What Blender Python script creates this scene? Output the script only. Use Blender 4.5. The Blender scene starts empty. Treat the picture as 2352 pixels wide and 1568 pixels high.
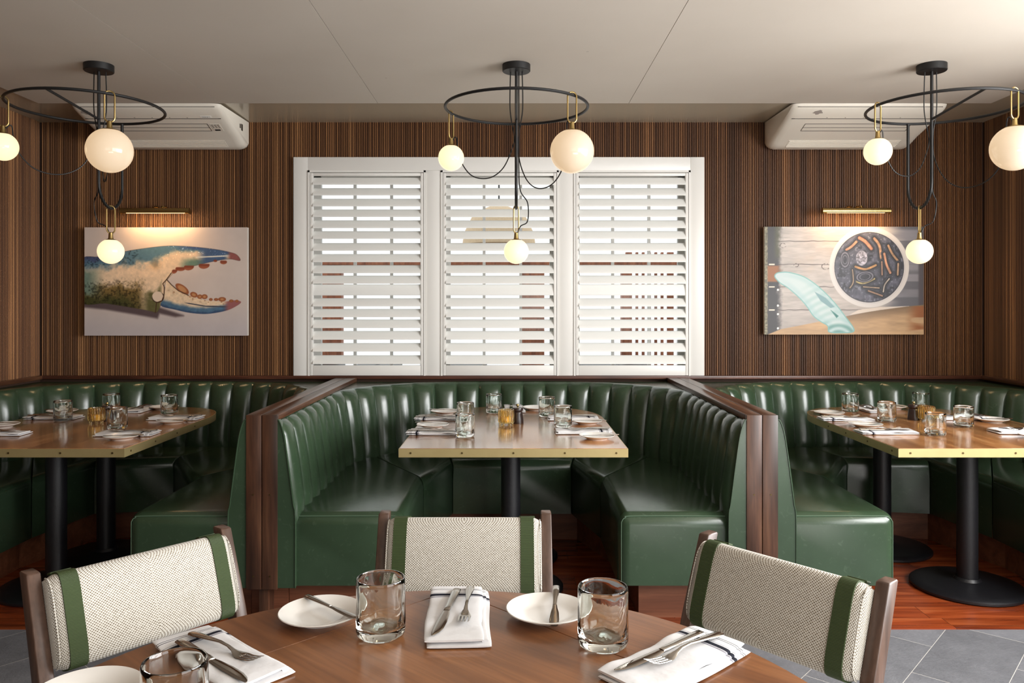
import bpy, bmesh, math, random
import numpy as np
from mathutils import Vector, Matrix, noise
PI = math.pi
random.seed(7)
SC = bpy.context.scene
COL = SC.collection

# ------------------------------------------------------------------ camera
F, CX, HY, EYE = 1800.0, 1176.0, 700.0, 1.35      # focal length in px, principal point, eye height
cam_d = bpy.data.cameras.new('camera')
cam = bpy.data.objects.new('camera', cam_d); COL.objects.link(cam)
cam.location = (0, 0, EYE); cam.rotation_euler = (PI/2, 0, 0)
cam_d.sensor_width = 36.0; cam_d.lens = F/2352*36
cam_d.shift_y = (HY-784)/2352
cam_d.clip_start = 0.05; cam_d.clip_end = 200
SC.camera = cam

# ------------------------------------------------------------------ light and exposure
W = bpy.data.worlds.new('world'); SC.world = W; W.use_nodes = True
W.node_tree.nodes['Background'].inputs[0].default_value = (0.93, 0.97, 1.0, 1)
W.node_tree.nodes['Background'].inputs[1].default_value = 1.15
def area(name, loc, target, sx, sy, power, col):
    l = bpy.data.lights.new(name, 'AREA'); l.shape = 'RECTANGLE'; l.size = sx; l.size_y = sy
    l.energy = power; l.color = col
    o = bpy.data.objects.new(name, l); COL.objects.link(o); o.location = loc
    o.rotation_euler = (Vector(target)-Vector(loc)).to_track_quat('-Z', 'Y').to_euler()
    return o
# daylight through the window band of the right-hand wall behind the camera, plus added fill lamps from the rear and below
area('daylight_side_windows', (3.16, 1.75, 1.62), (0.6, 2.0, 0.7), 2.7, 1.4, 185, (1.0, 1.0, 1.0))
area('daylight_right_windows', (3.5, -0.9, 1.65), (-0.6, 2.4, 1.5), 2.6, 1.9, 75, (1.0, 1.0, 1.0))
area('rear_fill_light', (0.9, -4.2, 1.6), (0.9, 0, 1.9), 3.6, 1.5, 26, (1.0, 0.99, 0.97))  # added weak fill lamp; the rear wall has no window
area('ceiling_fill_light', (1.6, -1.4, 0.05), (1.6, -1.2, 3), 2.4, 1.8, 110, (1.0, 0.97, 0.93))  # added lamp near the floor, shining up to brighten the ceiling
SC.view_settings.view_transform = 'Standard'
SC.view_settings.look = 'None'
SC.view_settings.gamma = 1
SC.view_settings.use_curve_mapping = False
SC.view_settings.exposure = 0.35
SC.cycles.max_bounces = 14
SC.cycles.transmission_bounces = 12
SC.cycles.transparent_max_bounces = 12
SC.cycles.glossy_bounces = 5
SC.cycles.caustics_reflective = False
SC.cycles.sample_clamp_indirect = 6

# ------------------------------------------------------------------ photo point -> place
def atz(px, py, z):
    d = (EYE-z)*F/(py-HY)
    return Vector(((px-CX)*d/F, d, z))
def atd(px, py, d):
    return Vector(((px-CX)*d/F, d, EYE+(HY-py)*d/F))

# ------------------------------------------------------------------ object helpers
def obj(name, bm, mat, parent=None, smooth=35, loc=None, rot=None):
    if not isinstance(bm, bpy.types.Mesh):
        me = bpy.data.meshes.new(name)
        bm.normal_update(); bm.to_mesh(me); bm.free()
    else:
        me = bm
    if mat is not None and len(me.materials) == 0:
        for m_ in (mat if isinstance(mat, (list, tuple)) else [mat]): me.materials.append(m_)
    if smooth:
        me.polygons.foreach_set('use_smooth', [True]*len(me.polygons))
        me.set_sharp_from_angle(angle=math.radians(smooth))
    o = bpy.data.objects.new(name, me); COL.objects.link(o)
    if parent is not None: o.parent = parent
    if loc is not None: o.location = loc
    if rot is not None: o.rotation_euler = rot
    return o
def tag(o, label, cat, group=None, kind=None):
    o['label'] = label; o['category'] = cat
    if group: o['group'] = group
    if kind: o['kind'] = kind
    return o
def thing(name, label, cat, loc=(0, 0, 0), rz=0, group=None):
    o = bpy.data.objects.new(name, None); COL.objects.link(o)
    o.empty_display_size = 0.05
    o.location = loc; o.rotation_euler = (0, 0, rz)
    return tag(o, label, cat, group)
def struct(name, bm, mat, smooth=35, parent=None):
    o = obj(name, bm, mat, parent, smooth)
    if parent is None: o['kind'] = 'structure'
    return o
def dup(root, label=None, loc=None, rz=None, group=None):
    def cp(o, par):
        c = o.copy(); COL.objects.link(c)
        if par is not None: c.parent = par
        for ch in o.children: cp(ch, c)
        return c
    c = cp(root, None)
    if label: c['label'] = label
    if group: c['group'] = group
    if loc is not None: c.location = loc
    if rz is not None: c.rotation_euler = (0, 0, rz)
    return c

# ------------------------------------------------------------------ mesh helpers
def BM(): return bmesh.new()
def box(bm, x0, x1, y0, y1, z0, z1, bev=0, seg=2):
    v = [bm.verts.new(p) for p in ((x0,y0,z0),(x1,y0,z0),(x1,y1,z0),(x0,y1,z0),(x0,y0,z1),(x1,y0,z1),(x1,y1,z1),(x0,y1,z1))]
    f = [bm.faces.new([v[i] for i in q]) for q in ((3,2,1,0),(4,5,6,7),(0,1,5,4),(1,2,6,5),(2,3,7,6),(3,0,4,7))]
    if bev:
        e = set()
        for q in f: e.update(q.edges)
        bmesh.ops.bevel(bm, geom=list(e), offset=bev, segments=seg, affect='EDGES', profile=0.5)
    return bm
def prism(bm, pts, z0, z1, bev_top=0, seg=3):
    a = sum(pts[i][0]*pts[(i+1) % len(pts)][1]-pts[(i+1) % len(pts)][0]*pts[i][1] for i in range(len(pts)))
    if a < 0: pts = pts[::-1]
    lo = [bm.verts.new((p[0], p[1], z0)) for p in pts]; hi = [bm.verts.new((p[0], p[1], z1)) for p in pts]
    n = len(pts)
    bm.faces.new(lo[::-1]); top = bm.faces.new(hi)
    for i in range(n): bm.faces.new((lo[i], lo[(i+1) % n], hi[(i+1) % n], hi[i]))
    if bev_top: bmesh.ops.bevel(bm, geom=list(top.edges), offset=bev_top, segments=seg, affect='EDGES', profile=0.5)
    return bm
def lathe(bm, prof, n=32, c=(0, 0, 0), fn=None, cap=True):
    rings = []
    for k, (r, z) in enumerate(prof):
        ring = []
        for i in range(n):
            a = 2*PI*i/n; rr = r*(fn(a, z, k) if fn else 1)
            ring.append(bm.verts.new((c[0]+rr*math.cos(a), c[1]+rr*math.sin(a), c[2]+z)))
        rings.append(ring)
    for A, B in zip(rings, rings[1:]):
        for i in range(n): bm.faces.new((A[i], A[(i+1) % n], B[(i+1) % n], B[i]))
    if cap:
        bm.faces.new(rings[0][::-1]); bm.faces.new(rings[-1])
    return bm
def catmull(pts, n=10, closed=False):
    P = [Vector(p) for p in pts]; out = []; m = len(P)
    rng = range(m) if closed else range(m-1)
    for i in rng:
        if closed: a, b, c, d = P[(i-1) % m], P[i], P[(i+1) % m], P[(i+2) % m]
        else: a, b, c, d = P[max(i-1, 0)], P[i], P[i+1], P[min(i+2, m-1)]
        for k in range(n):
            t = k/n
            out.append(0.5*((2*b)+(c-a)*t+(2*a-5*b+4*c-d)*t*t+(3*b-a-3*c+d)*t**3))
    if not closed: out.append(P[-1])
    return out
def tube(bm, path, r, seg=8, closed=False):
    path = [Vector(p) for p in path]; n = len(path); rings = []; up = None
    for i, p in enumerate(path):
        if closed: t = path[(i+1) % n]-path[i-1]
        else: t = path[min(i+1, n-1)]-path[max(i-1, 0)]
        t.normalize()
        if up is None:
            up = Vector((0, 0, 1)) if abs(t.z) < .9 else Vector((1, 0, 0))
        up = (up-t*up.dot(t)).normalized(); s = t.cross(up)
        rr = r[i] if isinstance(r, (list, tuple)) else r
        rings.append([bm.verts.new(p+(up*math.cos(2*PI*k/seg)+s*math.sin(2*PI*k/seg))*rr) for k in range(seg)])
    prs = list(zip(rings, rings[1:]))
    if closed: prs.append((rings[-1], rings[0]))
    for A, B in prs:
        for k in range(seg): bm.faces.new((A[k], B[k], B[(k+1) % seg], A[(k+1) % seg]))
    if not closed:
        bm.faces.new(rings[0]); bm.faces.new(rings[-1][::-1])
    return bm
def loft(bm, rings, closed_ends=True):
    R = [[bm.verts.new(p) for p in r] for r in rings]; n = len(R[0])
    for A, B in zip(R, R[1:]):
        for k in range(n): bm.faces.new((A[k], A[(k+1) % n], B[(k+1) % n], B[k]))
    if closed_ends:
        bm.faces.new(R[0][::-1]); bm.faces.new(R[-1])
    bmesh.ops.recalc_face_normals(bm, faces=bm.faces)
    return bm

# ------------------------------------------------------------------ material helpers
class NT:
    def __init__(self, name):
        self.m = bpy.data.materials.new(name); self.m.use_nodes = True
        self.t = self.m.node_tree; self.b = self.t.nodes['Principled BSDF']
    def n(self, typ, props=None, **ins):
        nd = self.t.nodes.new(typ)
        for k, v in (props or {}).items(): setattr(nd, k, v)
        for k, v in ins.items():
            key = int(k[1:]) if k[0] == 'i' and k[1:].isdigit() else k.replace('_', ' ')
            self.set(nd.inputs[key], v)
        return nd
    def set(self, sock, v):
        if isinstance(v, bpy.types.NodeSocket): self.t.links.new(v, sock)
        elif isinstance(v, bpy.types.Node): self.t.links.new(v.outputs[0], sock)
        else:
            if isinstance(v, tuple) and len(v) == 3 and sock.type == 'RGBA': v = v+(1,)
            sock.default_value = v
    def p(self, **kw):
        for k, v in kw.items(): self.set(self.b.inputs[k.replace('_', ' ')], v)
        return self
    def math(self, op, a, b=0.0, c=None):
        nd = self.n('ShaderNodeMath', {'operation': op}, i0=a, i1=b)
        if c is not None: self.set(nd.inputs[2], c)
        return nd.outputs[0]
    def mix(self, f, a, b, mode='MIX'):
        nd = self.t.nodes.new('ShaderNodeMix'); nd.data_type = 'RGBA'; nd.blend_type = mode
        self.set(nd.inputs[0], f); self.set(nd.inputs[6], a); self.set(nd.inputs[7], b)
        return nd.outputs[2]
    def ramp(self, f, stops, interp='LINEAR'):
        nd = self.t.nodes.new('ShaderNodeValToRGB'); cr = nd.color_ramp; cr.interpolation = interp
        while len(cr.elements) < len(stops): cr.elements.new(0.5)
        for e, (p, c) in zip(cr.elements, stops):
            e.position = p; e.color = c+(1,) if len(c) == 3 else c
        self.set(nd.inputs[0], f); return nd.outputs[0]
    def bump(self, h, strength=.3, dist=.002):
        self.set(self.b.inputs['Normal'], self.n('ShaderNodeBump', None, Height=h, Strength=strength, Distance=dist))
        return self
    def obj_co(self): return self.n('ShaderNodeTexCoord').outputs['Object']
    def geo_co(self): return self.n('ShaderNodeNewGeometry').outputs['Position']
def srgb(r, g, b):
    f = lambda c: (c/255/12.92) if c/255 <= .04045 else ((c/255+.055)/1.055)**2.4
    return (f(r), f(g), f(b))
def plain(name, col, rough=.5, metal=0, spec=.5, **kw):
    return NT(name).p(Base_Color=col, Roughness=rough, Metallic=metal, Specular_IOR_Level=spec, **kw).m
def noisy(name, c0, c1, scale, rough=.5, metal=0, bump=0, bscale=None, **kw):
    t = NT(name); co = t.obj_co()
    nz = t.n('ShaderNodeTexNoise', None, Vector=co, Scale=scale, Detail=5.0)
    t.p(Base_Color=t.mix(nz.outputs[0], c0, c1), Roughness=rough, Metallic=metal, **kw)
    if bump:
        t.bump(t.n('ShaderNodeTexNoise', None, Vector=co, Scale=bscale or scale*8, Detail=3.0).outputs[0], bump)
    return t.m
def wood(name, dark, mid, light, rot=(0, 0, 0), rough=.4, plank=None, fine=1.0, coat=0, geo=False, joint=None):
    """grain runs along local Y after the rotation"""
    t = NT(name); co = t.geo_co() if geo else t.obj_co()
    mp = t.n('ShaderNodeMapping', None, Vector=co, Rotation=rot).outputs[0]
    sp = t.n('ShaderNodeSeparateXYZ', None, i0=mp)
    x, y, z = sp.outputs
    off = 0.0; tone = None; gap = None
    if plank:
        row = t.math('FLOOR', t.math('DIVIDE', x, plank))
        rnd = t.n('ShaderNodeTexWhiteNoise', {'noise_dimensions': '1D'}, W=row).outputs[0]
        idx = row
        if joint:
            yy = t.math('ADD', t.math('DIVIDE', y, joint), t.math('MULTIPLY', rnd, 7.3))
            cell = t.math('FLOOR', yy)
            rnd = t.n('ShaderNodeTexWhiteNoise', {'noise_dimensions': '2D'}, Vector=t.n('ShaderNodeCombineXYZ', None, X=row, Y=cell).outputs[0]).outputs[0]
        tone = rnd
        off = t.math('MULTIPLY', rnd, 13.0)
        fr = t.math('FRACT', t.math('DIVIDE', x, plank))
        gap = t.math('LESS_THAN', fr, .0018/plank)
        if joint: gap = t.math('MAXIMUM', gap, t.math('LESS_THAN', t.math('FRACT', yy), .002/joint))
    v = t.n('ShaderNodeCombineXYZ', None, X=t.math('MULTIPLY', x, 14.0), Y=t.math('ADD', t.math('MULTIPLY', y, 1.3), off), Z=t.math('MULTIPLY', z, 14.0)).outputs[0]
    n1 = t.n('ShaderNodeTexNoise', None, Vector=v, Scale=1.0*fine, Detail=4.0, Distortion=1.2).outputs[0]
    v2 = t.n('ShaderNodeCombineXYZ', None, X=t.math('MULTIPLY', x, 160.0), Y=t.math('ADD', t.math('MULTIPLY', y, 7.0), off), Z=t.math('MULTIPLY', z, 160.0)).outputs[0]
    n2 = t.n('ShaderNodeTexNoise', None, Vector=v2, Scale=1.0*fine, Detail=3.0).outputs[0]
    c = t.ramp(n1, [(.28, dark), (.5, mid), (.75, light)])
    c = t.mix(t.math('MULTIPLY', t.ramp(n2, [(.42, (0, 0, 0)), (.62, (1, 1, 1))]), .35), c, dark)
    if tone is not None:
        k = t.math('ADD', t.math('MULTIPLY', tone, .55), .72)
        c = t.mix(1.0, c, t.n('ShaderNodeCombineXYZ', None, X=k, Y=k, Z=k).outputs[0], 'MULTIPLY')
        c = t.mix(gap, c, tuple(q*.35 for q in dark))
    t.p(Base_Color=c, Roughness=rough, Coat_Weight=coat, Coat_Roughness=.14, Coat_IOR=1.6)
    t.bump(n2, .06, .001)
    return t.m
def leather(name):
    t = NT(name); co = t.geo_co()
    n1 = t.n('ShaderNodeTexNoise', None, Vector=co, Scale=5.0, Detail=6.0).outputs[0]
    n2 = t.n('ShaderNodeTexNoise', None, Vector=co, Scale=38.0, Detail=6.0, Distortion=1.5).outputs[0]
    c = t.mix(n1, srgb(41, 57, 40), srgb(57, 77, 56))
    c = t.mix(t.math('MULTIPLY', t.ramp(n2, [(.6, (0, 0, 0)), (.75, (1, 1, 1))]), .22), c, srgb(88, 106, 88))
    vor = t.n('ShaderNodeTexVoronoi', {'feature': 'DISTANCE_TO_EDGE'}, Vector=co, Scale=800.0).outputs[0]
    t.p(Base_Color=c, Roughness=t.math('ADD', t.math('MULTIPLY', n2, .14), .15), Specular_IOR_Level=.6)
    t.bump(t.math('ADD', vor, t.math('MULTIPLY', n1, 2.5)), .035, .002)
    return t.m
def glass(name, col, rough=0.0, ior=1.47):
    return NT(name).p(Base_Color=col, Roughness=rough, IOR=ior, Transmission_Weight=1.0).m

M = {}
M['leather'] = leather('green_leather')
M['stitch'] = plain('pale_green_thread', srgb(88, 112, 90), .7)
M['walnut'] = wood('walnut', srgb(46, 28, 19), srgb(80, 51, 36), srgb(108, 74, 52), rot=(PI/2, 0, 0), rough=.35)
M['walnut_flat'] = wood('walnut_lengthwise', srgb(50, 31, 22), srgb(86, 56, 40), srgb(114, 80, 58), rough=.28)
M['walnut_cross'] = wood('walnut_crosswise', srgb(52, 28, 19), srgb(82, 46, 32), srgb(108, 66, 46), rot=(0, 0, PI/2), rough=.4)
M['plinth'] = wood('plinth_board', srgb(92, 52, 34), srgb(122, 74, 50), srgb(140, 90, 64), rot=(0, 0, PI/2), rough=.5)
M['chairwood'] = wood('smoked_oak', srgb(58, 42, 34), srgb(88, 66, 55), srgb(112, 88, 76), rot=(PI/2, 0, 0), rough=.38)
M['tabletop'] = wood('varnished_table_boards', srgb(134, 84, 46), srgb(174, 120, 73), srgb(204, 152, 100), rough=.24, plank=.135, coat=.9, geo=True)
M['round_top'] = wood('round_table_walnut', srgb(98, 60, 35), srgb(136, 88, 53), srgb(162, 110, 69), rot=(0, 0, math.radians(-48)), rough=.3, coat=.35, fine=.8)
M['round_leaf'] = wood('round_table_leaf_walnut', srgb(92, 55, 32), srgb(128, 81, 49), srgb(152, 101, 62), rot=(0, 0, math.radians(-48)), rough=.3, coat=.35, fine=.8)
M['floorwood'] = wood('red_floorboards', srgb(98, 38, 18), srgb(146, 66, 32), srgb(182, 98, 54), rot=(0, 0, PI/2), rough=.25, plank=.13, geo=True, joint=1.1)
M['brass'] = noisy('brass', srgb(164, 138, 88), srgb(186, 160, 106), 30, rough=.34, metal=1)
M['brass_edge'] = noisy('brushed_brass_edge', srgb(168, 150, 102), srgb(190, 172, 124), 9, rough=.42, metal=.6)
M['screw'] = plain('screw_dark_brass', srgb(92, 76, 44), .4, .8)
M['black'] = plain('matte_black_metal', srgb(22, 21, 21), .45, 0, .4)
M['castiron'] = noisy('black_cast_iron', srgb(16, 16, 19), srgb(26, 26, 30), 60, rough=.42, bump=.25, bscale=300)
M['white_paint'] = plain('white_gloss_paint', srgb(228, 226, 221), .35)
M['louver'] = plain('white_louver_paint', srgb(236, 236, 232), .4)
M['ac'] = plain('off_white_plastic', srgb(228, 221, 208), .35)
M['ac_dark'] = plain('vent_shadow_plastic', srgb(60, 54, 48), .5)
M['ac_line'] = plain('panel_joint_grey', srgb(70, 62, 54), .6)
M['paper'] = plain('white_paper', srgb(238, 236, 230), .7)
M['ink'] = plain('black_ink', srgb(20, 20, 22), .7)
M['porcelain'] = plain('white_porcelain', srgb(236, 233, 228), .12, 0, .5)
M['steel'] = plain('stainless_steel', srgb(196, 190, 182), .16, 1)
M['bladesteel'] = plain('polished_blade_steel', srgb(170, 160, 150), .09, 1)
M['glass'] = glass('recycled_clear_glass', (.94, .98, .955))
M['amber'] = glass('amber_ribbed_glass', (.99, .80, .40), .03)
M['wax'] = plain('candle_wax', srgb(238, 206, 130), .5)
M['pepper'] = plain('dark_stained_wood', srgb(44, 30, 27), .28)
M['webbing'] = None
M['basket'] = noisy('woven_cane', srgb(196, 166, 130), srgb(228, 204, 172), 60, rough=.8, bump=.4)
M['timber'] = wood('red_timber', srgb(110, 58, 36), srgb(150, 86, 56), srgb(180, 112, 78), rot=(PI/2, 0, 0), rough=.6)
M['canvas_side'] = plain('canvas_edge', srgb(206, 200, 192), .8)

def weave(name):
    t = NT(name); co = t.obj_co(); sp = t.n('ShaderNodeSeparateXYZ', None, i0=co); x, y, z = sp.outputs
    p = 2*PI/.0068
    a = t.math('SINE', t.math('MULTIPLY', t.math('ADD', t.math('ABSOLUTE', x), y), p)); b = t.math('SINE', t.math('MULTIPLY', z, p*1.15))
    c = t.math('SINE', t.math('MULTIPLY', t.math('ADD', x, y), p))
    v = t.math('MULTIPLY', a, b)
    nz = t.n('ShaderNodeTexNoise', None, Vector=co, Scale=260.0, Detail=2.0).outputs[0]
    v2 = t.math('ADD', v, t.math('MULTIPLY', t.math('SUBTRACT', nz, .5), 1.1))
    col = t.ramp(t.math('ADD', t.math('MULTIPLY', v2, .5), .5), [(.10, srgb(106, 95, 80)), (.32, srgb(168, 158, 141)), (.5, srgb(205, 201, 192)), (1, srgb(217, 214, 207))])
    t.p(Base_Color=col, Roughness=.9, Specular_IOR_Level=.15, Sheen_Weight=.2)
    t.bump(v2, .5, .0012)
    return t.m
def webbing(name):
    t = NT(name); co = t.obj_co(); z = t.n('ShaderNodeSeparateXYZ', None, i0=co).outputs[2]
    s = t.math('SINE', t.math('MULTIPLY', z, 2*PI/.0027))
    f = t.math('ADD', t.math('MULTIPLY', s, .5), .5)
    t.p(Base_Color=t.mix(f, srgb(30, 42, 15), srgb(68, 86, 42)), Roughness=.6)
    t.bump(s, .5, .001)
    return t.m
M['weave'] = weave('cream_basket_weave'); M['webbing'] = webbing('olive_ribbed_webbing')
def cloth(name):
    t = NT(name); co = t.obj_co(); sp = t.n('ShaderNodeSeparateXYZ', None, i0=co); x, y, z = sp.outputs
    def band(c, w): return t.math('LESS_THAN', t.math('ABSOLUTE', t.math('SUBTRACT', y, c)), w)
    dk = t.math('MAXIMUM', band(.083, .0048), t.math('MAXIMUM', band(.1075, .0008), band(.113, .0008)))
    gr = t.math('MAXIMUM', band(.0745, .0022), band(.0915, .0008))
    w = t.n('ShaderNodeTexNoise', None, Vector=co, Scale=30.0, Detail=3.0).outputs[0]
    c = t.mix(gr, srgb(226, 226, 228), srgb(150, 150, 160)); c = t.mix(dk, c, srgb(34, 36, 48))
    t.p(Base_Color=c, Roughness=.85, Specular_IOR_Level=.2)
    t.bump(w, .35, .004)
    return t.m
M['cloth'] = cloth('white_striped_linen')
def globe_mat(name, top, bot, s):
    t = NT(name)
    t.p(Base_Color=(.32, .30, .27), Roughness=.12, Emission_Color=top, Emission_Strength=s)
    return t.m
M['globe_big'] = globe_mat('lit_opal_glass_large', (1, .70, .41), None, .52)
M['globe_small'] = globe_mat('lit_opal_glass_small', (1, .78, .46), None, .92)
def slatmat(name, axis):
    t = NT(name); co = t.geo_co(); sp = t.n('ShaderNodeSeparateXYZ', None, i0=co); u = sp.outputs[axis]
    idx = t.math('FLOOR', t.math('DIVIDE', u, .0115))
    r = t.n('ShaderNodeTexWhiteNoise', {'noise_dimensions': '1D'}, W=idx).outputs[0]
    v = t.n('ShaderNodeCombineXYZ', None, X=t.math('MULTIPLY', idx, 3.17), Y=t.math('MULTIPLY', sp.outputs[2], 2.2), Z=t.math('MULTIPLY', u, 300.0)).outputs[0]
    nz = t.n('ShaderNodeTexNoise', None, Vector=v, Scale=1.0, Detail=4.0).outputs[0]
    big = t.n('ShaderNodeTexNoise', {'noise_dimensions': '1D'}, W=t.math('MULTIPLY', u, 9.0), Scale=1.0, Detail=2.0).outputs[0]
    f = t.math('ADD', t.math('MULTIPLY', r, .34), t.math('ADD', t.math('MULTIPLY', nz, .3), t.math('MULTIPLY', big, .42)))
    c = t.ramp(f, [(.3, srgb(84, 52, 31)), (.5, srgb(112, 74, 45)), (.66, srgb(140, 96, 60)), (.8, srgb(182, 132, 86))])
    t.p(Base_Color=c, Roughness=.5)
    return t.m
M['slat_x'] = slatmat('brown_slats_back', 0); M['slat_y'] = slatmat('brown_slats_side', 1)
M['slat_back'] = plain('dark_backing', srgb(58, 37, 25), .8)
def tilemat():
    t = NT('grey_slate_tiles'); co = t.geo_co()
    mp = t.n('ShaderNodeMapping', None, Vector=co, Rotation=(0, 0, math.radians(-48.5)), Location=(.0, .045, 0)).outputs[0]
    br = t.n('ShaderNodeTexBrick', {'offset': .5}, Vector=mp, Color1=(0, 0, 0), Color2=(1, 1, 1), Mortar=(0, 0, 0), Scale=1.0, Mortar_Size=.0011, Mortar_Smooth=0.0, Bias=0.0, Brick_Width=.57, Row_Height=.285)
    n1 = t.n('ShaderNodeTexNoise', None, Vector=co, Scale=7.0, Detail=8.0, Roughness=.7).outputs[0]
    n2 = t.n('ShaderNodeTexNoise', None, Vector=co, Scale=70.0, Detail=6.0, Roughness=.7).outputs[0]
    c = t.mix(n1, srgb(70, 71, 76), srgb(146, 147, 152))
    c = t.mix(t.math('MULTIPLY', n2, .5), c, srgb(98, 99, 104))
    tone = t.math('ADD', t.math('MULTIPLY', br.outputs[0], .25), .85)
    c = t.mix(1.0, c, t.n('ShaderNodeCombineXYZ', None, X=tone, Y=tone, Z=tone).outputs[0], 'MULTIPLY')
    c = t.mix(br.outputs['Fac'], c, srgb(196, 192, 186))
    t.p(Base_Color=c, Roughness=.55)
    t.bump(t.math('ADD', t.math('MULTIPLY', n1, .6), t.math('MULTIPLY', n2, .5)), .55, .01)
    return t.m
M['tile'] = tilemat()
def ceilmat():
    t = NT('painted_ceiling_board'); co = t.geo_co()
    n1 = t.n('ShaderNodeTexNoise', None, Vector=co, Scale=1.6, Detail=4.0).outputs[0]
    n2 = t.n('ShaderNodeTexNoise', None, Vector=co, Scale=90.0, Detail=4.0).outputs[0]
    c = t.mix(n1, srgb(196, 186, 173), srgb(210, 201, 189))
    v = t.n('ShaderNodeTexVoronoi', None, Vector=t.n('ShaderNodeMapping', None, Vector=co, Scale=(1, 1, 0)).outputs[0], Scale=3.1, Randomness=.55).outputs[0]
    dot = t.math('LESS_THAN', v, .022)
    c = t.mix(t.math('MULTIPLY', dot, .4), c, srgb(150, 140, 128))
    t.p(Base_Color=c, Roughness=.75); t.bump(n2, .08, .002)
    return t.m
M['ceiling'] = ceilmat()
M['soffit'] = plain('glossy_soffit_paint', srgb(178, 166, 146), .16, 0, .5)
def panemat():
    t = NT('window_glass'); t.t.nodes.remove(t.b)
    out = [n for n in t.t.nodes if n.type == 'OUTPUT_MATERIAL'][0]
    tr = t.n('ShaderNodeBsdfTransparent', None, Color=(.97, .98, .97)); gl = t.n('ShaderNodeBsdfGlossy', None, Roughness=.02)
    fr = t.n('ShaderNodeFresnel', None, IOR=1.45)
    mx = t.n('ShaderNodeMixShader', None, i0=fr, i1=tr, i2=gl)
    t.t.links.new(mx.outputs[0], out.inputs[0]); return t.m
M['pane'] = panemat()
# ------------------------------------------------------------------ the room shell
WALL, SIDE, CEIL, CAPZ = 4.975, 2.99, 2.51, 0.892
b = BM(); box(b, -3.3, 3.4, 3.285, 5.3, -.06, 0); struct('floor_boards', b, M['floorwood'])
b = BM(); box(b, -5, 5, -4.5, 3.28, -.06, -.001); struct('floor', b, M['tile'])
b = BM(); box(b, -3.3, 3.4, 3.262, 3.30, -.05, .003, .002); struct('trim_4', b, M['floorwood'])
# ceiling: glossy soffit around a slightly lower field of painted boards with joints
b = BM(); box(b, -5, 5, -4.5, 5.3, CEIL, CEIL+.1); struct('ceiling_soffit', b, M['soffit'])
b = BM()
seams = [-2.70, -1.66, -.765, .665, 2.73]
for x0, x1 in zip(seams, seams[1:]):
    box(b, x0+.0012, x1-.0012, -4.5, 4.465, CEIL-.012, CEIL-.0005)
struct('ceiling', b, M['ceiling'])

# back wall around the window opening
WX0, WX1, WZ1 = -1.382, 1.216, 2.284
b = BM()
box(b, -3.3, WX0+.06, WALL+.012, WALL+.2, 0, CEIL); box(b, WX1-.06, 3.3, WALL+.012, WALL+.2, 0, CEIL)
box(b, WX0+.06, WX1-.06, WALL+.012, WALL+.2, 0, .9); box(b, WX0+.06, WX1-.06, WALL+.012, WALL+.2, WZ1-.06, CEIL)
struct('wall_back', b, M['slat_back'])
def slats(name, u0, u1, zr, axis, w0, mat, sign=1):
    b = BM(); i = math.ceil(u0/.0115)
    while (i+1)*.0115 <= u1:
        a, c = i*.0115+.0022, i*.0115+.0092
        for z0, z1 in zr((a+c)/2):
            pts = [(a, 0), (a+.0008, -.0075), (a+.0018, -.009), (c-.0018, -.009), (c-.0008, -.0075), (c, 0)]
            lo, hi = [], []
            for p, q in pts:
                q = w0+q*sign+.012*sign
                co = (p, q) if axis == 0 else (q, p)
                lo.append(b.verts.new((co[0], co[1], z0))); hi.append(b.verts.new((co[0], co[1], z1)))
            for k in range(5): b.faces.new((lo[k], lo[k+1], hi[k+1], hi[k]))
            b.faces.new(lo); b.faces.new(hi[::-1])
        i += 1
    bmesh.ops.recalc_face_normals(b, faces=b.faces)
    return struct(name, b, mat, 0)
slats('wall_back_slats', -SIDE, SIDE, lambda u: [(CAPZ+.01, CEIL)] if (u < WX0 or u > WX1) else [(WZ1, CEIL)], 0, WALL, M['slat_x'])
for nm, s in (('left', -1), ('right', 1)):
    b = BM(); y0 = -4.5 if s < 0 else 3.3
    box(b, *sorted((s*(SIDE+.012), s*(SIDE+.2))), y0, WALL+.2, 0, CEIL); struct('wall_'+nm, b, M['slat_back'])
    slats('wall_%s_slats' % nm, y0+.02, WALL-.004, lambda u: [(CAPZ+.01, CEIL)], 1, s*SIDE, M['slat_y'], s)
    b = BM(); box(b, *sorted((s*(SIDE-.03), s*(SIDE+.012))), 3.2, WALL, CAPZ-.012, CAPZ+.012, .002)
    struct('trim_2' if s < 0 else 'trim_3', b, M['walnut_flat'])
b = BM(); box(b, 3.002, 3.2, .3, 3.3, 0, .9); box(b, 3.002, 3.2, .3, 3.3, 2.4, CEIL)
box(b, 3.002, 3.2, .3, .55, 0, CEIL)
for y in (1.2, 2.1, 3.0): box(b, 3.03, 3.12, y-.04, y+.04, .9, 2.4)
struct('window_2', b, M['white_paint'])
b = BM(); box(b, -SIDE+.03, SIDE-.03, WALL-.035, WALL+.012, CAPZ-.01, CAPZ+.011, .002); struct('trim_1', b, M['walnut_cross'])

b = BM(); box(b, -3.2, 3.2, -4.7, -4.5, 0, CEIL); struct('wall_rear', b, plain('rear_wall_paint', srgb(190, 182, 168), .7))
b = BM(); box(b, 3.002, 3.2, -4.5, -2.3, 0, CEIL); struct('wall_right_rear', b, M['slat_back'])
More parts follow.
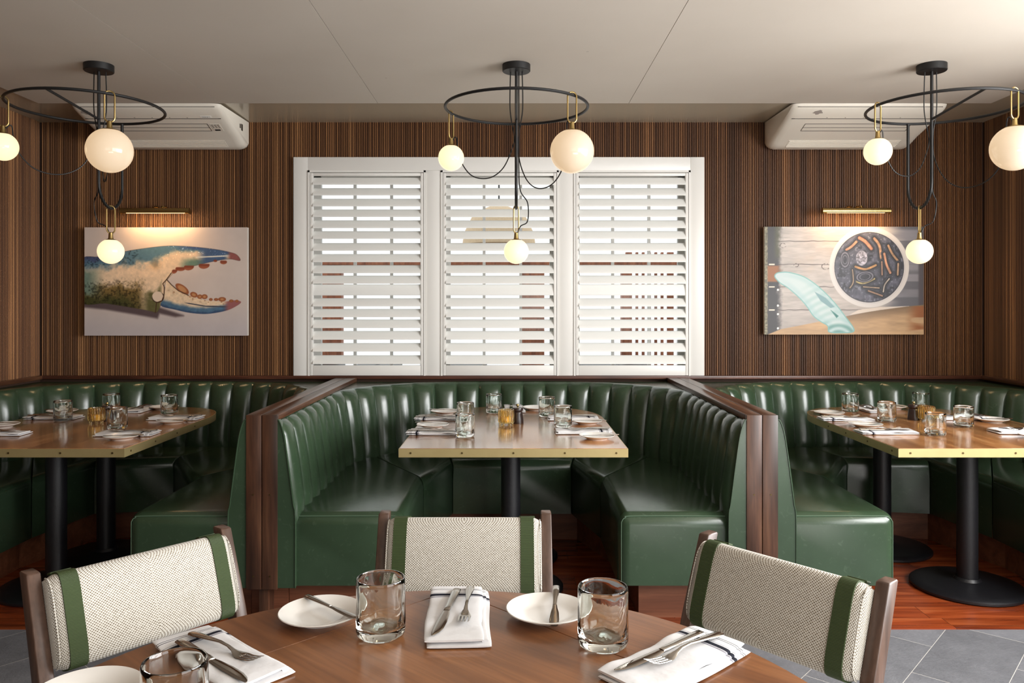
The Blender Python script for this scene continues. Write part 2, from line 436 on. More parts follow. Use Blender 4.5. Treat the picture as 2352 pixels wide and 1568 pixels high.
# ------------------------------------------------------------------ window: casing, sashes, glazing bars and panes
b = BM(); t_ = .036
FY = WALL-.022
box(b, WX0, WX0+.092, FY, WALL+.2, CAPZ+.011, WZ1, .002); box(b, WX1-.088, WX1, FY, WALL+.2, CAPZ+.011, WZ1, .002)
box(b, WX0+.092, WX1-.088, FY, WALL+.2, WZ1-.085, WZ1, .002)
mull = [(-.546, -.450), (.295, .390)]
for a, c in mull: box(b, a, c, FY, WALL+.2, CAPZ+.011, WZ1-.085, .002)
box(b, WX0+.092, WX1-.088, WALL+.06, WALL+.2, CAPZ+.005, CAPZ+.03)
win = struct('window_1', b, M['white_paint'], 30)
opens = [(WX0+.092, -.546), (-.450, .295), (.390, WX1-.088)]
for k, (a, c) in enumerate(opens):
    # slim bead around each opening
    b = BM()
    for q in (box(b, a, a+.012, FY-.006, FY+.02, CAPZ+.011, WZ1-.085), box(b, c-.012, c, FY-.006, FY+.02, CAPZ+.011, WZ1-.085), box(b, a, c, FY-.006, FY+.02, WZ1-.097, WZ1-.085)): pass
    obj('window_bead', b, M['white_paint'], win)
    b = BM(); y0, y1 = WALL+.115, WALL+.15
    box(b, a, a+.05, y0, y1, CAPZ+.011, WZ1-.085); box(b, c-.05, c, y0, y1, CAPZ+.011, WZ1-.085)
    box(b, a, c, y0, y1, CAPZ+.011, CAPZ+.06); box(b, a, c, y0, y1, WZ1-.13, WZ1-.085)
    for f in (.36, .68):
        x = a+(c-a)*f; box(b, x-.009, x+.009, y0+.005, y1-.005, CAPZ+.05, WZ1-.12)
    obj('sash', b, M['white_paint'], win)
    b = BM(); box(b, a+.045, c-.045, y0+.015, y0+.019, CAPZ+.055, WZ1-.125); obj('window_pane', b, M['pane'], win)

# ------------------------------------------------------------------ plantation shutters
SH = 4.962
lz = [EYE+(HY-y)*SH/F for y in (425, 449.5, 474.3, 498.8, 524, 548.7, 576, 601.7, 627.3, 651.2, 703.3, 728, 752.5, 779, 806.6, 834.8)]
names = ['left', 'middle', 'right']
lab = ['white louvred shutter panel filling the left third of the window', 'white louvred shutter panel in the middle of the window, behind the lowest centre lamp', 'white louvred shutter panel filling the right third of the window']
for k, (a, c) in enumerate(opens):
    sh = thing('plantation_shutter', lab[k], 'shutter', ((a+c)/2, SH, CAPZ+.012), 0, 'shutters across the window')
    hw = (c-a)/2-.014; zz = CAPZ+.012
    for s in (-1, 1):
        b = BM(); box(b, *sorted((s*hw, s*(hw-.018))), -.012, .014, 0, WZ1-.1-zz, .002); obj('stile', b, M['white_paint'], sh)
    b = BM(); box(b, -hw+.018, hw-.018, -.012, .014, 0, .064, .002); obj('bottom_rail', b, M['white_paint'], sh)
    b = BM(); box(b, -hw+.018, hw-.018, -.010, .014, WZ1-.118-zz, WZ1-.1-zz, .001); obj('top_rail', b, M['white_paint'], sh)
    for z in lz+[EYE+(HY-678.6)*SH/F]:
        mid = z == EYE+(HY-678.6)*SH/F
        b = BM(); ang = math.radians(52 if not mid else 78)+random.uniform(-.03, .03); hh = .034 if not mid else .036
        ring = []
        for q in range(16):
            t = 2*PI*q/16; u, v = hh*math.cos(t), .0055*math.sin(t)
            ring.append((-(u*math.cos(ang)-v*math.sin(ang)), -(u*math.sin(ang)+v*math.cos(ang))*1.0))
        ring = [(-y_, z_) for y_, z_ in ring]
        zc = z-zz+(.0255 if not mid else .036)
        # room-side edge is the low one
        loft(b, [[(x, y_*-1 if False else y_, zc+z_*-1) for y_, z_ in ring] for x in (-hw+.0185, hw-.0185)])
        obj('louver', b, M['louver'], sh)

# ------------------------------------------------------------------ upholstered booths
SEAT = .475
def booth(name, cx, a, label, seamL, seamR, left_corner=None, right_corner=None):
    """U-shaped banquette in local x about cx; open towards the camera at y0"""
    y0, yb, r = 3.275, 4.905, .74
    root = thing(name, label, 'banquette', (cx, 0, 0), 0, 'green banquettes along the back wall')
    # path of the top of the back, left front -> right front, inward normals
    pts = []
    n = 40
    Ls = yb-r-y0; La = r*PI/2; Lb = 2*(a-r); L = 2*Ls+2*La+Lb
    nch = round(L/.137); w = L/nch; per = 10
    def path(s):
        if s < Ls: return (-a, y0+s), (1, 0)
        s -= Ls
        if s < La:
            t = s/r; return (-a+r-r*math.cos(t), yb-r+r*math.sin(t)), (math.cos(t), -math.sin(t))
        s -= La
        if s < Lb: return (-a+r+s, yb), (0, -1)
        s -= Lb
        if s < La:
            t = PI/2-s/r; return (a-r+r*math.cos(t), yb-r+r*math.sin(t)), (-math.cos(t), -math.sin(t))
        s -= La
        return (a, yb-r-s), (-1, 0)
    prof = [(.30, .062, .0), (.40, .062, .35), (.455, .062, .8), (.52, .057, 1), (.60, .048, 1), (.68, .037, 1), (.76, .024, 1), (.81, .014, 1), (.838, .004, .95), (.855, -.006, .8), (.864, -.016, .6), (.869, -.030, .35), (.8685, -.044, .1), (.86, -.052, .0)]
    b = BM(); cols = []
    for i in range(nch*per+1):
        s = min(i*w/per, L-1e-6); (px, py), (nx, ny) = path(s)
        ph = (i % per)/per
        bulge = .031*(abs(math.sin(PI*ph))**.62)
        col = []
        for z, off, e in prof:
            o = off+bulge*e*(1 if z < .85 else .7)-.004
            dz = bulge*.12 if z > .85 else 0
            col.append(b.verts.new((px+nx*o, py+ny*o, z+dz*e)))
        cols.append(col)
    for A, B in zip(cols, cols[1:]):
        for k in range(len(prof)-1): b.faces.new((A[k], B[k], B[k+1], A[k+1]))
    obj('channel_backrest', b, M['leather'], root, 60)
    # end panels at the front, green leather wedges beside the posts
    for s in (-1, 1):
        b = BM()
        pr = [(a+.008, .170), (a-.068, .170), (a-.068, .46), (a-.060, .52), (a-.042, .66), (a-.022, .80), (a-.004, .862), (a+.008, .872)]
        lo = [b.verts.new((s*x, y0-.008, z)) for x, z in pr]; hi = [b.verts.new((s*x, y0+.03, z)) for x, z in pr]
        b.faces.new(lo); b.faces.new(hi[::-1])
        for k in range(len(pr)): b.faces.new((lo[k], hi[k], hi[(k+1) % len(pr)], lo[(k+1) % len(pr)]))
        bmesh.ops.recalc_face_normals(b, faces=b.faces)
        ep = obj('end_panel', b, M['leather'], root)
        b = BM(); tube(b, catmull([(s*x, y0-.009, z) for x, z in pr[1:8]], 4), .0028, 6); obj('piping', b, M['leather'], ep)
    # flat upholstered ledge between backrest and wall
    b = BM()
    out = []
    for i in range(0, nch*per+1, 4):
        (px, py), (nx, ny) = path(min(i*w/per, L-1e-6)); out.append((px-nx*.045, py-ny*.045))
    ax = a+.046
    out[0] = (-ax, y0); out[-1] = (ax, y0)
    poly = [(-ax, y0)]+[q for q in out[1:-1]]+[(ax, y0), (ax, WALL-.036), (-ax, WALL-.036)]
    # split at the middle so that both polygons stay simple
    mid = len(out)//2
    prism(b, [(-ax-.0, y0)]+out[1:mid+1]+[(out[mid][0], WALL-.036), (-ax, WALL-.036)], .80, .866)
    prism(b, out[mid:-1]+[(ax, y0), (ax, WALL-.036), (out[mid][0], WALL-.036)], .80, .866)
    obj('ledge', b, M['leather'], root, 30)
    # seat cushions
    def outer(s0, s1, k=14):
        o = []
        for i in range(k+1):
            (px, py), (nx, ny) = path(min(max(s0+(s1-s0)*i/k, 0), L-1e-6)); o.append((px+nx*.052, py+ny*.052))
        return o
    xi, yi = (.447 if cx == 0 else .405), 3.96
    lcx = left_corner if left_corner is not None else (-.335, 4.42)
    rcx = right_corner if right_corner is not None else (.335, 4.42)
    ya = y0+.012
    sl = Ls+La*seamL[0]; sl2 = Ls+La*seamL[1]; sr = L-Ls-La*seamR[1]; sr2 = L-Ls-La*seamR[0]
    cush = [
        ('side_seat', [(-xi, ya), (-xi, yi)], outer(0.012, sl)),
        ('corner_seat', [(-xi, yi), lcx], outer(sl, sl2)),
        ('back_seat', [lcx, rcx], outer(sl2, sr)),
        ('corner_seat', [rcx, (xi, yi)], outer(sr, sr2)),
        ('side_seat', [(xi, yi), (xi, ya)], outer(sr2, L-.012))]
    for nm, inn, out_ in cush:
        g = .0025; b = BM()
        d = Vector((inn[1][0]-inn[0][0], inn[1][1]-inn[0][1])).normalized()
        i0 = (inn[0][0]+d.x*g, inn[0][1]+d.y*g); i1 = (inn[1][0]-d.x*g, inn[1][1]-d.y*g)
        d0 = (Vector(out_[1])-Vector(out_[0])).normalized(); d1 = (Vector(out_[-1])-Vector(out_[-2])).normalized()
        out_[0] = (out_[0][0]+d0.x*g, out_[0][1]+d0.y*g); out_[-1] = (out_[-1][0]-d1.x*g, out_[-1][1]-d1.y*g)
        pl = [i1, i0]+out_
        ar = sum(pl[i][0]*pl[(i+1) % len(pl)][1]-pl[(i+1) % len(pl)][0]*pl[i][1] for i in range(len(pl)))
        lo = [b.verts.new((p[0], p[1], .172)) for p in pl]; hi = [b.verts.new((p[0], p[1], SEAT)) for p in pl]
        if ar > 0: b.faces.new(lo[::-1]); top = b.faces.new(hi)
        else: b.faces.new(lo); top = b.faces.new(hi[::-1])
        N = len(pl)
        for i in range(N):
            q = (lo[i], lo[(i+1) % N], hi[(i+1) % N], hi[i]); b.faces.new(q if ar > 0 else q[::-1])
        big, small = [], []
        for e in b.edges:
            p, q = e.verts
            top_e = p.co.z > .4 and q.co.z > .4
            vert = abs(p.co.z-q.co.z) > .1
            front = lambda v: v.co.y < ya+.02
            inner = lambda v: min((v.co.xy-Vector(i0)).length, (v.co.xy-Vector(i1)).length) < .001
            if top_e and inner(p) and inner(q): big.append(e)
            elif top_e and front(p) and front(q): big.append(e)
            elif vert and front(p) and inner(p): big.append(e)
        bmesh.ops.bevel(b, geom=big, offset=.05, segments=7, affect='EDGES', profile=.5)
        sm = [e for e in b.edges if len(e.link_faces) == 2 and e.verts[0].co.z > .38 and e.verts[1].co.z > .38 and e.calc_face_angle(0) > .9]
        if sm: bmesh.ops.bevel(b, geom=sm, offset=.007, segments=2, affect='EDGES', profile=.5)
        so = obj(nm, b, M['leather'], root, 40)
        if nm == 'side_seat':
            s = -1 if i0[0] < 0 else 1
            b = BM(); yf = ya-.0012
            o_ = .0138; ptsS = [(s*(a-.074), ya+o_, SEAT-o_), (s*(xi+.07), ya+o_, SEAT-o_), (s*(xi+.032), ya+o_+.001, SEAT-o_-.007), (s*(xi+.017), ya+o_, SEAT-.034), (s*(xi+o_), ya+o_, SEAT-.07), (s*(xi+o_), ya+o_, .18)]
            tube(b, catmull(ptsS, 6), .0016, 5); obj('stitching', b, M['stitch'], so)
    # recessed plinth
    b = BM()
    pin = [(-xi-.10, ya+.10), (-xi-.10, 4.02), (lcx[0]-.04, lcx[1]+.1), (rcx[0]+.04, rcx[1]+.1), (xi+.10, 4.02), (xi+.10, ya+.10)]
    pout = [(a-.01, ya+.10), (a-.01, 4.2), (.5, 4.86), (-.5, 4.86), (-a+.01, 4.2), (-a+.01, ya+.10)]
    for i in range(5):
        q = [pin[i], pin[i+1], pout[4-i], pout[5-i]]
        prism(b, q, 0, .171)
    obj('plinth', b, M['plinth'], root, 20)
    return root
booth('banquette', 0.0, .972, 'green leather U-shaped banquette between the two walnut dividers, under the window', (.38, .8), (.38, .8))
booth('banquette', -2.023, .907, 'dark green leather banquette at the left end, under the claw picture', (.36, .8), (.4, .95), None, (-.02+.1, 4.5))
booth('banquette', 2.023, .907, 'green leather banquette at the right end, under the bowl picture', (.4, .95), (.36, .8), (-.10, 4.5), None)

# ------------------------------------------------------------------ walnut dividers between the booths
for cx, lb in ((-1.0425, 'walnut divider with two cap boards between the left and centre banquettes'), (1.0425, 'walnut divider with two cap boards between the centre and right banquettes')):
    d = thing('booth_divider', lb, 'divider', (cx, 0, 0), 0, 'walnut booth dividers')
    for s in (-1, 1):
        x0, x1 = sorted((s*.0012, s*.0655))
        b = BM(); box(b, x0, x1, 3.262, 3.285, .165, CAPZ-.0005, .0025); obj('front_post', b, M['walnut'], d)
        b = BM(); box(b, x0, x1, 3.287, WALL-.037, CAPZ-.0255, CAPZ, .0025); obj('cap_board', b, M['walnut_flat'], d)
        sc = BM()
        for z in (.56, .22): tube(sc, [(s*.035, 3.2605, z), (s*.035, 3.263, z)], .0035, 10)
        obj('screw_plug', sc, M['screw'], d)
    b = BM(); box(b, -.018, .018, 3.287, WALL-.04, .0, CAPZ-.03); obj('core_panel', b, M['walnut'], d)
    b = BM(); box(b, -.078, .078, 3.375, 3.395, .0, .17); obj('plinth', b, M['plinth'], d)

# ------------------------------------------------------------------ booth tables
TT = .75
def booth_table(cx, lb, cols, hw=.48):
    t = thing('pedestal_table', lb, 'table', (cx, 0, 0), 0, 'brass-edged tables in the booths')
    yn, ys, yf = 3.275, 4.10, 4.62
    pl = [(hw, yn)]
    for i in range(0, 25):
        a = PI*i/24; e = .72
        c, s = math.cos(a), math.sin(a)
        pl.append((hw*math.copysign(abs(c)**e, c), ys+(yf-ys)*abs(s)**e))
    pl.append((-hw, yn))
    ins = lambda k: [(x*(1-k/hw), y+(k if y < yn+.01 else (-k if y > ys+.1 else 0))) for x, y in pl]
    b = BM(); prism(b, ins(.0025), TT-.034, TT, .0012, 1); obj('tabletop', b, M['tabletop'], t, 25)
    # brass band wrapped round the edge
    b = BM(); inn = ins(.0022)
    lo = [b.verts.new((x, y, TT-.037)) for x, y in pl]; hi = [b.verts.new((x, y, TT-.0015)) for x, y in pl]
    li = [b.verts.new((x, y, TT-.037)) for x, y in inn]; hi2 = [b.verts.new((x, y, TT-.0015)) for x, y in inn]
    n = len(pl)
    for i in range(n):
        j = (i+1) % n
        b.faces.new((lo[i], lo[j], hi[j], hi[i])); b.faces.new((hi[i], hi[j], hi2[j], hi2[i])); b.faces.new((li[j], li[i], hi2[i], hi2[j])); b.faces.new((lo[j], lo[i], li[i], li[j]))
    bmesh.ops.recalc_face_normals(b, faces=b.faces)
    band = obj('brass_edge', b, M['brass_edge'], t, 25)
    for i in range(5):
        b = BM(); x = -hw+.05+i*(2*hw-.1)/4; tube(b, [(x, yn-.0018, TT-.019), (x, yn+.001, TT-.019)], .0042, 10); obj('screw', b, M['screw'], band)
    for s in (-1, 1):
        for y in (3.33, 3.56, 3.79, 4.0):
            b = BM(); tube(b, [(s*(hw+.0018), y, TT-.019), (s*(hw-.001), y, TT-.019)], .0042, 10); obj('screw', b, M['screw'], band)
    for x, y in cols:
        b = BM(); tube(b, [(x, y, .03), (x, y, TT-.05)], .046, 28); obj('column', b, M['castiron'], t)
        b = BM(); lathe(b, [(.235, 0), (.25, .006), (.25, .016), (.24, .024), (.2, .028), (.085, .036), (.06, .042), (.052, .055)], 48, (x, y, 0)); obj('base_disc', b, M['castiron'], t, 40)
        b = BM(); box(b, x-.17, x+.17, y-.03, y+.03, TT-.052, TT-.034, .003); box(b, x-.03, x+.03, y-.17, y+.17, TT-.0515, TT-.0335, .003); obj('mount_plate', b, M['castiron'], t)
    return t
booth_table(.006, 'brass-edged wooden table in the centre booth, below the window', [(-.012, 3.74), (-.012, 4.2)])
booth_table(-2.105, 'brass-edged wooden table in the left booth, in shade', [(-.07, 3.74), (-.07, 4.2)], .485)
booth_table(2.105, 'brass-edged wooden table in the right booth on two black columns', [(.068, 3.74), (-.055, 4.34)], .49)
# ------------------------------------------------------------------ chandeliers
def stadium(w, h, n=10):
    r = w/2; p = []
    for i in range(n+1): t = PI*i/n; p.append((r*math.cos(t), 0, -r+r*math.sin(t)))
    for i in range(n+1): t = PI+PI*i/n; p.append((r*math.cos(t), 0, -h+r+r*math.sin(t)))
    return p
def chandelier(px, py0, lb, spots):
    P = atd(px, 0, 3.75); x0, y0 = P.x, 3.75
    t = thing('globe_chandelier', lb, 'chandelier', (x0, y0, CEIL-.012), 0, 'three-globe chandeliers over the booths')
    z = lambda zz: zz-(CEIL-.012)
    b = BM(); lathe(b, [(.064, -.033), (.067, -.030), (.067, 0)], 40); obj('canopy', b, M['black'], t, 30)
    RZ, R, oy = z(2.268), .331, -.10
    b = BM(); tube(b, [(R*math.cos(2*PI*i/72), oy+R*math.sin(2*PI*i/72), RZ) for i in range(72)], .0068, 10, True); obj('ring', b, M['black'], t)
    ux = .112; zb = z(1.826)+ux
    pts = [(0, 0, -.03), (0, 0, RZ), (0, 0, zb)]+[(0, ux-ux*math.cos(PI*i/14), zb-ux*math.sin(PI*i/14)) for i in range(1, 14)]+[(0, 2*ux, zb), (0, 2*ux, RZ-.002)]
    b = BM(); tube(b, pts, .0072, 10); obj('stem', b, M['black'], t)
    b = BM(); tube(b, [(0, oy-R, RZ), (0, 0, RZ-.03)], .0058, 10); obj('brace', b, M['black'], t)
    def globe(gx, gy, gz, rad, mat, rot, coff, lower=False):
        # gz: height of the bar the link hangs from
        lk = .135
        b = BM(); tube(b, stadium(.04, lk), .0036, 8, True)
        link = obj('hanging_link', b, M['brass'], t, 40, (gx, gy, gz+.012), (0, 0, rot))
        zc = gz+.012-lk-.028-rad
        b = BM(); n = 24; prof = []
        for i in range(n+1):
            a = -PI/2+PI*i/n
            if a > 1.25: break
            prof.append((rad*math.cos(a) if i else .0005, rad*math.sin(a)))
        lathe(b, prof, 40); g = obj('globe_shade', b, mat, t, 60, (gx, gy, zc))
        b = BM(); lathe(b, [(rad*.46, rad*.872), (rad*.40, rad*.935), (.013, rad*1.0), (.011, rad+.008), (.0095, rad+.030), (.006, rad+.033)], 28)
        obj('brass_cap', b, M['brass'], g, 40)
        # flex from the canopy, down the stem, then in a slack curve to the neck
        nk = Vector((gx, gy, zc+rad+.006)); sgn = 1 if coff[0] >= 0 else -1
        if not lower:
            sg = zc+rad+coff[1]
            ps = [(coff[0]*.028, .01, -.03), (coff[0]*.03, .012, RZ+.02), (coff[0]*.012, .01, RZ-.10), (coff[0]*.014, .0, max(sg+.16, zb))]
            e = Vector((ps[-1][0], ps[-1][1], 0)); g2 = Vector((gx, gy, 0))
            for f, dz in ((.16, .05), (.4, 0), (.68, .015)):
                v = e.lerp(g2, f); ps.append((v.x, v.y, sg+dz))
            v = e.lerp(g2, .87); ps += [(v.x, v.y, sg+.10), (v.x+(gx-v.x)*.35, v.y+(gy-v.y)*.35, nk.z+.03), tuple(nk)]
        else:
            s = coff[0]
            ps = [(.012*s, .014, -.03), (.012*s, .014, RZ), (.012*s, .012, z(2.0)), (.02*s, .03, z(1.90)), (.055*s, .06, z(1.845)), (.055*s, .09, z(1.76)), (.02*s, .105, z(1.735)), tuple(nk)]
        b = BM(); tube(b, catmull(ps, 10), .0028, 6); obj('flex', b, M['black'], t)
    for (ax, ay, big, rot, co) in spots[:-1]:
        globe(R*ax, oy+R*ay, RZ, .096 if big else .062, M['globe_big'] if big else M['globe_small'], rot, co)
    globe(0, ux, z(1.826), .0615, M['globe_small'], .9, spots[-1], True)
    return t
chandelier(1186, 0, 'black ring chandelier with three globes hanging before the window', [(.73, -.68, 1, .2, (1, -.23)), (-.945, .33, 0, 1.1, (-1, -.16)), (1, 0)])
chandelier(227, 0, 'black ring chandelier with three globes hanging on the left, before the claw picture', [(.685, -.73, 1, .5, (1, -.2)), (-.88, -.475, 0, .6, (-1, -.16)), (-1, 0)])
chandelier(2140, 0, 'black ring chandelier with three globes hanging on the right, before the bowl picture', [(.43, -.90, 1, .3, (1, -.23)), (-.985, -.14, 0, .5, (-1, -.16)), (1, 0)])

# ------------------------------------------------------------------ ceiling-hung air conditioners
def ac(x0, x1, lb, note):
    t = thing('air_conditioner', lb, 'air conditioner', ((x0+x1)/2, WALL, CEIL), 0, 'ceiling air conditioners above the pictures')
    hw = (x1-x0)/2; Z = lambda z: z-CEIL; Y = lambda y: y-WALL
    pr = [(4.966, 2.505), (4.966, 2.345), (4.955, 2.331), (4.93, 2.327), (4.89, 2.333), (4.855, 2.345), (4.80, 2.366), (4.72, 2.388), (4.62, 2.420), (4.54, 2.447), (4.485, 2.470), (4.468, 2.484), (4.462, 2.497)]
    rings = []
    prof = [(0, .94, .0), (.012, .975, .0), (.035, 1, 0)]
    xs = [(-hw, .82), (-hw+.008, .90), (-hw+.022, .96), (-hw+.05, 1), (hw-.05, 1), (hw-.022, .96), (hw-.008, .90), (hw, .82)]
    for x, k in xs:
        rings.append([(x, Y(4.966)+(Y(y)-Y(4.966))*(1-(1-k)*.28), Z(2.505)+(Z(zz)-Z(2.505))*k) for y, zz in pr])
    b = BM(); loft(b, rings); obj('casing', b, M['ac'], t, 40)
    def strip(name, xa, xb, ya, za, yb, zb, th, mat, par=t):
        # plate lying on the sloping face from (ya,za) to (yb,zb)
        b = BM(); d = Vector((0, yb-ya, zb-za)).normalized(); nrm = Vector((0, d.z, -d.y)); 
        if nrm.z > 0: nrm = -nrm
        A = Vector((0, Y(ya), Z(za))); B = Vector((0, Y(yb), Z(zb)))
        q = []
        for p, s in ((A, -.001), (B, -.001), (B, th), (A, th)):
            q.append(p+nrm*s)
        loft(b, [[(xa, p.y, p.z) for p in q], [(xb, p.y, p.z) for p in q]])
        return obj(name, b, mat, par, 30)
    strip('crease_line', -hw+.03, hw-.03, 4.575, 2.4352, 4.571, 2.4365, .0012, M['ac_line'])
    strip('top_joint', -hw+.03, hw-.03, 4.4735, 2.4790, 4.4715, 2.4805, .0012, M['ac_line'])
    # intake panel outline
    for (xa, xb, ya, yb) in ((-hw+.13, hw-.13, 4.625, 4.628), (-hw+.13, hw-.13, 4.700, 4.703), (-hw+.13, hw-.13, 4.665, 4.6675)):
        za = 2.420-(ya-4.62)*.32; zb2 = 2.420-(yb-4.62)*.32
        strip('intake_groove', xa, xb, ya, za, yb, zb2, .0012, M['ac_line'])
    for xa in (-hw+.128, hw-.133):
        strip('intake_groove', xa, xa+.003, 4.625, 2.4184, 4.703, 2.3934, .0012, M['ac_line'])
    strip('air_outlet', -hw+.10, hw-.10, 4.815, 2.3607, 4.885, 2.3348, .002, M['ac'])
    for i in range(5):
        f = i/4; y = 4.822+.058*f; z_ = 2.3582-.0215*f
        strip('outlet_vane', -hw+.105, hw-.105, y, z_, y+.004, z_-.0015, .0045, M['ac'])
    for s in (-.3, -.15, 0, .15, .3):
        b = BM(); lathe(b, [(.0035, 0), (.0035, .001)], 10, (s*hw*1.6, Y(4.560), Z(2.4385))); obj('screw_hole', b, M['ac_line'], t)
    if note:
        e = strip('display_panel', hw-.118, hw-.06, 4.627, 2.4178, 4.702, 2.3937, .0015, M['ac'])
        for r in range(3):
            for c in range(3): strip('button_mark', hw-.112+c*.018, hw-.103+c*.018, 4.635+r*.013, 2.4152-r*.0042, 4.639+r*.013, 2.4140-r*.0042, .0026, M['ac_line'], e)
        strip('display_window', hw-.108, hw-.076, 4.684, 2.3995, 4.697, 2.3953, .0026, M['ink'], e)
        s = strip('unit_sticker', hw-.142, hw-.078, 4.545, 2.4455, 4.562, 2.4395, .0016, M['paper'])
        cu = bpy.data.curves.new('unit_text', 'FONT'); cu.body = 'Unit # 1'; cu.size = .0135; cu.align_x = 'CENTER'; cu.align_y = 'CENTER'
        ob = bpy.data.objects.new('unit_text', cu); COL.objects.link(ob)
        dg = bpy.context.evaluated_depsgraph_get(); me = bpy.data.meshes.new_from_object(ob.evaluated_get(dg))
        bpy.data.objects.remove(ob); bpy.data.curves.remove(cu)
        me.materials.clear()
        dirv = Vector((0, 4.562-4.545, 2.4395-2.4455)).normalized(); nr = Vector((0, dirv.z, -dirv.y))
        mt = Matrix(((1, 0, 0), (0, -dirv.y, nr.y), (0, -dirv.z, nr.z))).transposed().transposed()
        w = obj('unit_lettering', me, M['ink'], s, 0)
        X = Vector((1, 0, 0)); Yv = -dirv; N = X.cross(Yv)
        mm = Matrix((X, Yv, N)).transposed().to_4x4()
        mm.translation = Vector((hw-.110, Y(4.5535), Z(2.4425)))+(N if N.z < 0 else -N)*.0026
        w.matrix_local = mm
        side = BM(); xx = hw-.006
        for (ya, za, yb, zb3) in ((4.80, 2.435, 4.815, 2.46), (4.826, 2.425, 4.85, 2.465)): box(side, xx, xx+.0085, Y(ya), Y(yb), Z(za), Z(zb3))
        obj('side_sticker', side, M['ac_line'], t)
    b = BM(); a0 = (-hw+.035) if note else (-hw+.13)
    rr = [(a0+.03+.028*math.cos(i*PI/7)*(1+.25*math.sin(i*2.3)), 4.512+.017*math.sin(i*PI/7)*(1+.3*math.cos(i*1.7))) for i in range(14)]
    lo = [b.verts.new((x, Y(y), Z(2.4590-(y-4.512)*.41)-.0012)) for x, y in rr]; b.faces.new(lo)
    obj('torn_label_patch', b, plain('torn_label_grey', srgb(150, 140, 132), .8) if note else bpy.data.materials['torn_label_grey'], t, 0)
    return t
ac(-2.52, -1.668, 'off-white air conditioner on the ceiling above the claw picture, with a unit sticker', True)
ac(1.602, 2.49, 'off-white air conditioner on the ceiling above the bowl picture', False)

# ------------------------------------------------------------------ wall pictures with painted-in print colours
def ss(a, b, x): t = np.clip((x-a)/(b-a), 0, 1); return t*t*(3-2*t)
def in_poly(X, Y, poly):
    """signed distance to a polygon, negative inside"""
    P = np.array(poly, float); d = np.full(X.shape, 1e9); ins = np.zeros(X.shape, bool)
    for i in range(len(P)):
        (x1, y1), (x2, y2) = P[i], P[(i+1) % len(P)]
        ex, ey = x2-x1, y2-y1; t = np.clip(((X-x1)*ex+(Y-y1)*ey)/(ex*ex+ey*ey+1e-9), 0, 1)
        d = np.minimum(d, np.hypot(X-x1-t*ex, Y-y1-t*ey))
        if y1 != y2:
            c = ((y1 > Y) != (y2 > Y)) & (X < (x2-x1)*(Y-y1)/(y2-y1)+x1); ins ^= c
    return np.where(ins, -d, d)
def smooth_poly(p, n=6): return [(v.x, v.y) for v in catmull([(a, b_, 0) for a, b_ in p], n, True)]
def vnoise(X, Y, s, seed=0):
    rs = np.random.RandomState(seed); g = rs.rand(256, 256)
    x, y = X/s, Y/s; xi, yi = np.floor(x).astype(int), np.floor(y).astype(int); fx, fy = x-xi, y-yi
    fx, fy = fx*fx*(3-2*fx), fy*fy*(3-2*fy); G = lambda a, b_: g[a % 256, b_ % 256]
    return (G(xi, yi)*(1-fx)+G(xi+1, yi)*fx)*(1-fy)+(G(xi, yi+1)*(1-fx)+G(xi+1, yi+1)*fx)*fy
def fb(X, Y, s, seed=0): return .5*vnoise(X, Y, s, seed)+.3*vnoise(X, Y, s/2.1, seed+1)+.2*vnoise(X, Y, s/4.3, seed+2)
def lay(img, mask, col):
    m = np.clip(mask, 0, 1)[..., None]; c = np.array(col, float) if not isinstance(col, np.ndarray) else col
    return img*(1-m)+c*m
def polyl(X, Y, pts):
    d = np.full(X.shape, 1e9)
    for (x1, y1), (x2, y2) in zip(pts, pts[1:]):
        ex, ey = x2-x1, y2-y1; t = np.clip(((X-x1)*ex+(Y-y1)*ey)/(ex*ex+ey*ey+1e-9), 0, 1); d = np.minimum(d, np.hypot(X-x1-t*ex, Y-y1-t*ey))
    return d
def ell(X, Y, cx, cy, a, b_, rot=0):
    c, s = math.cos(math.radians(rot)), math.sin(math.radians(rot)); u = (X-cx)*c+(Y-cy)*s; v = -(X-cx)*s+(Y-cy)*c
    return (np.sqrt((u/a)**2+(v/b_)**2)-1)*min(a, b_)
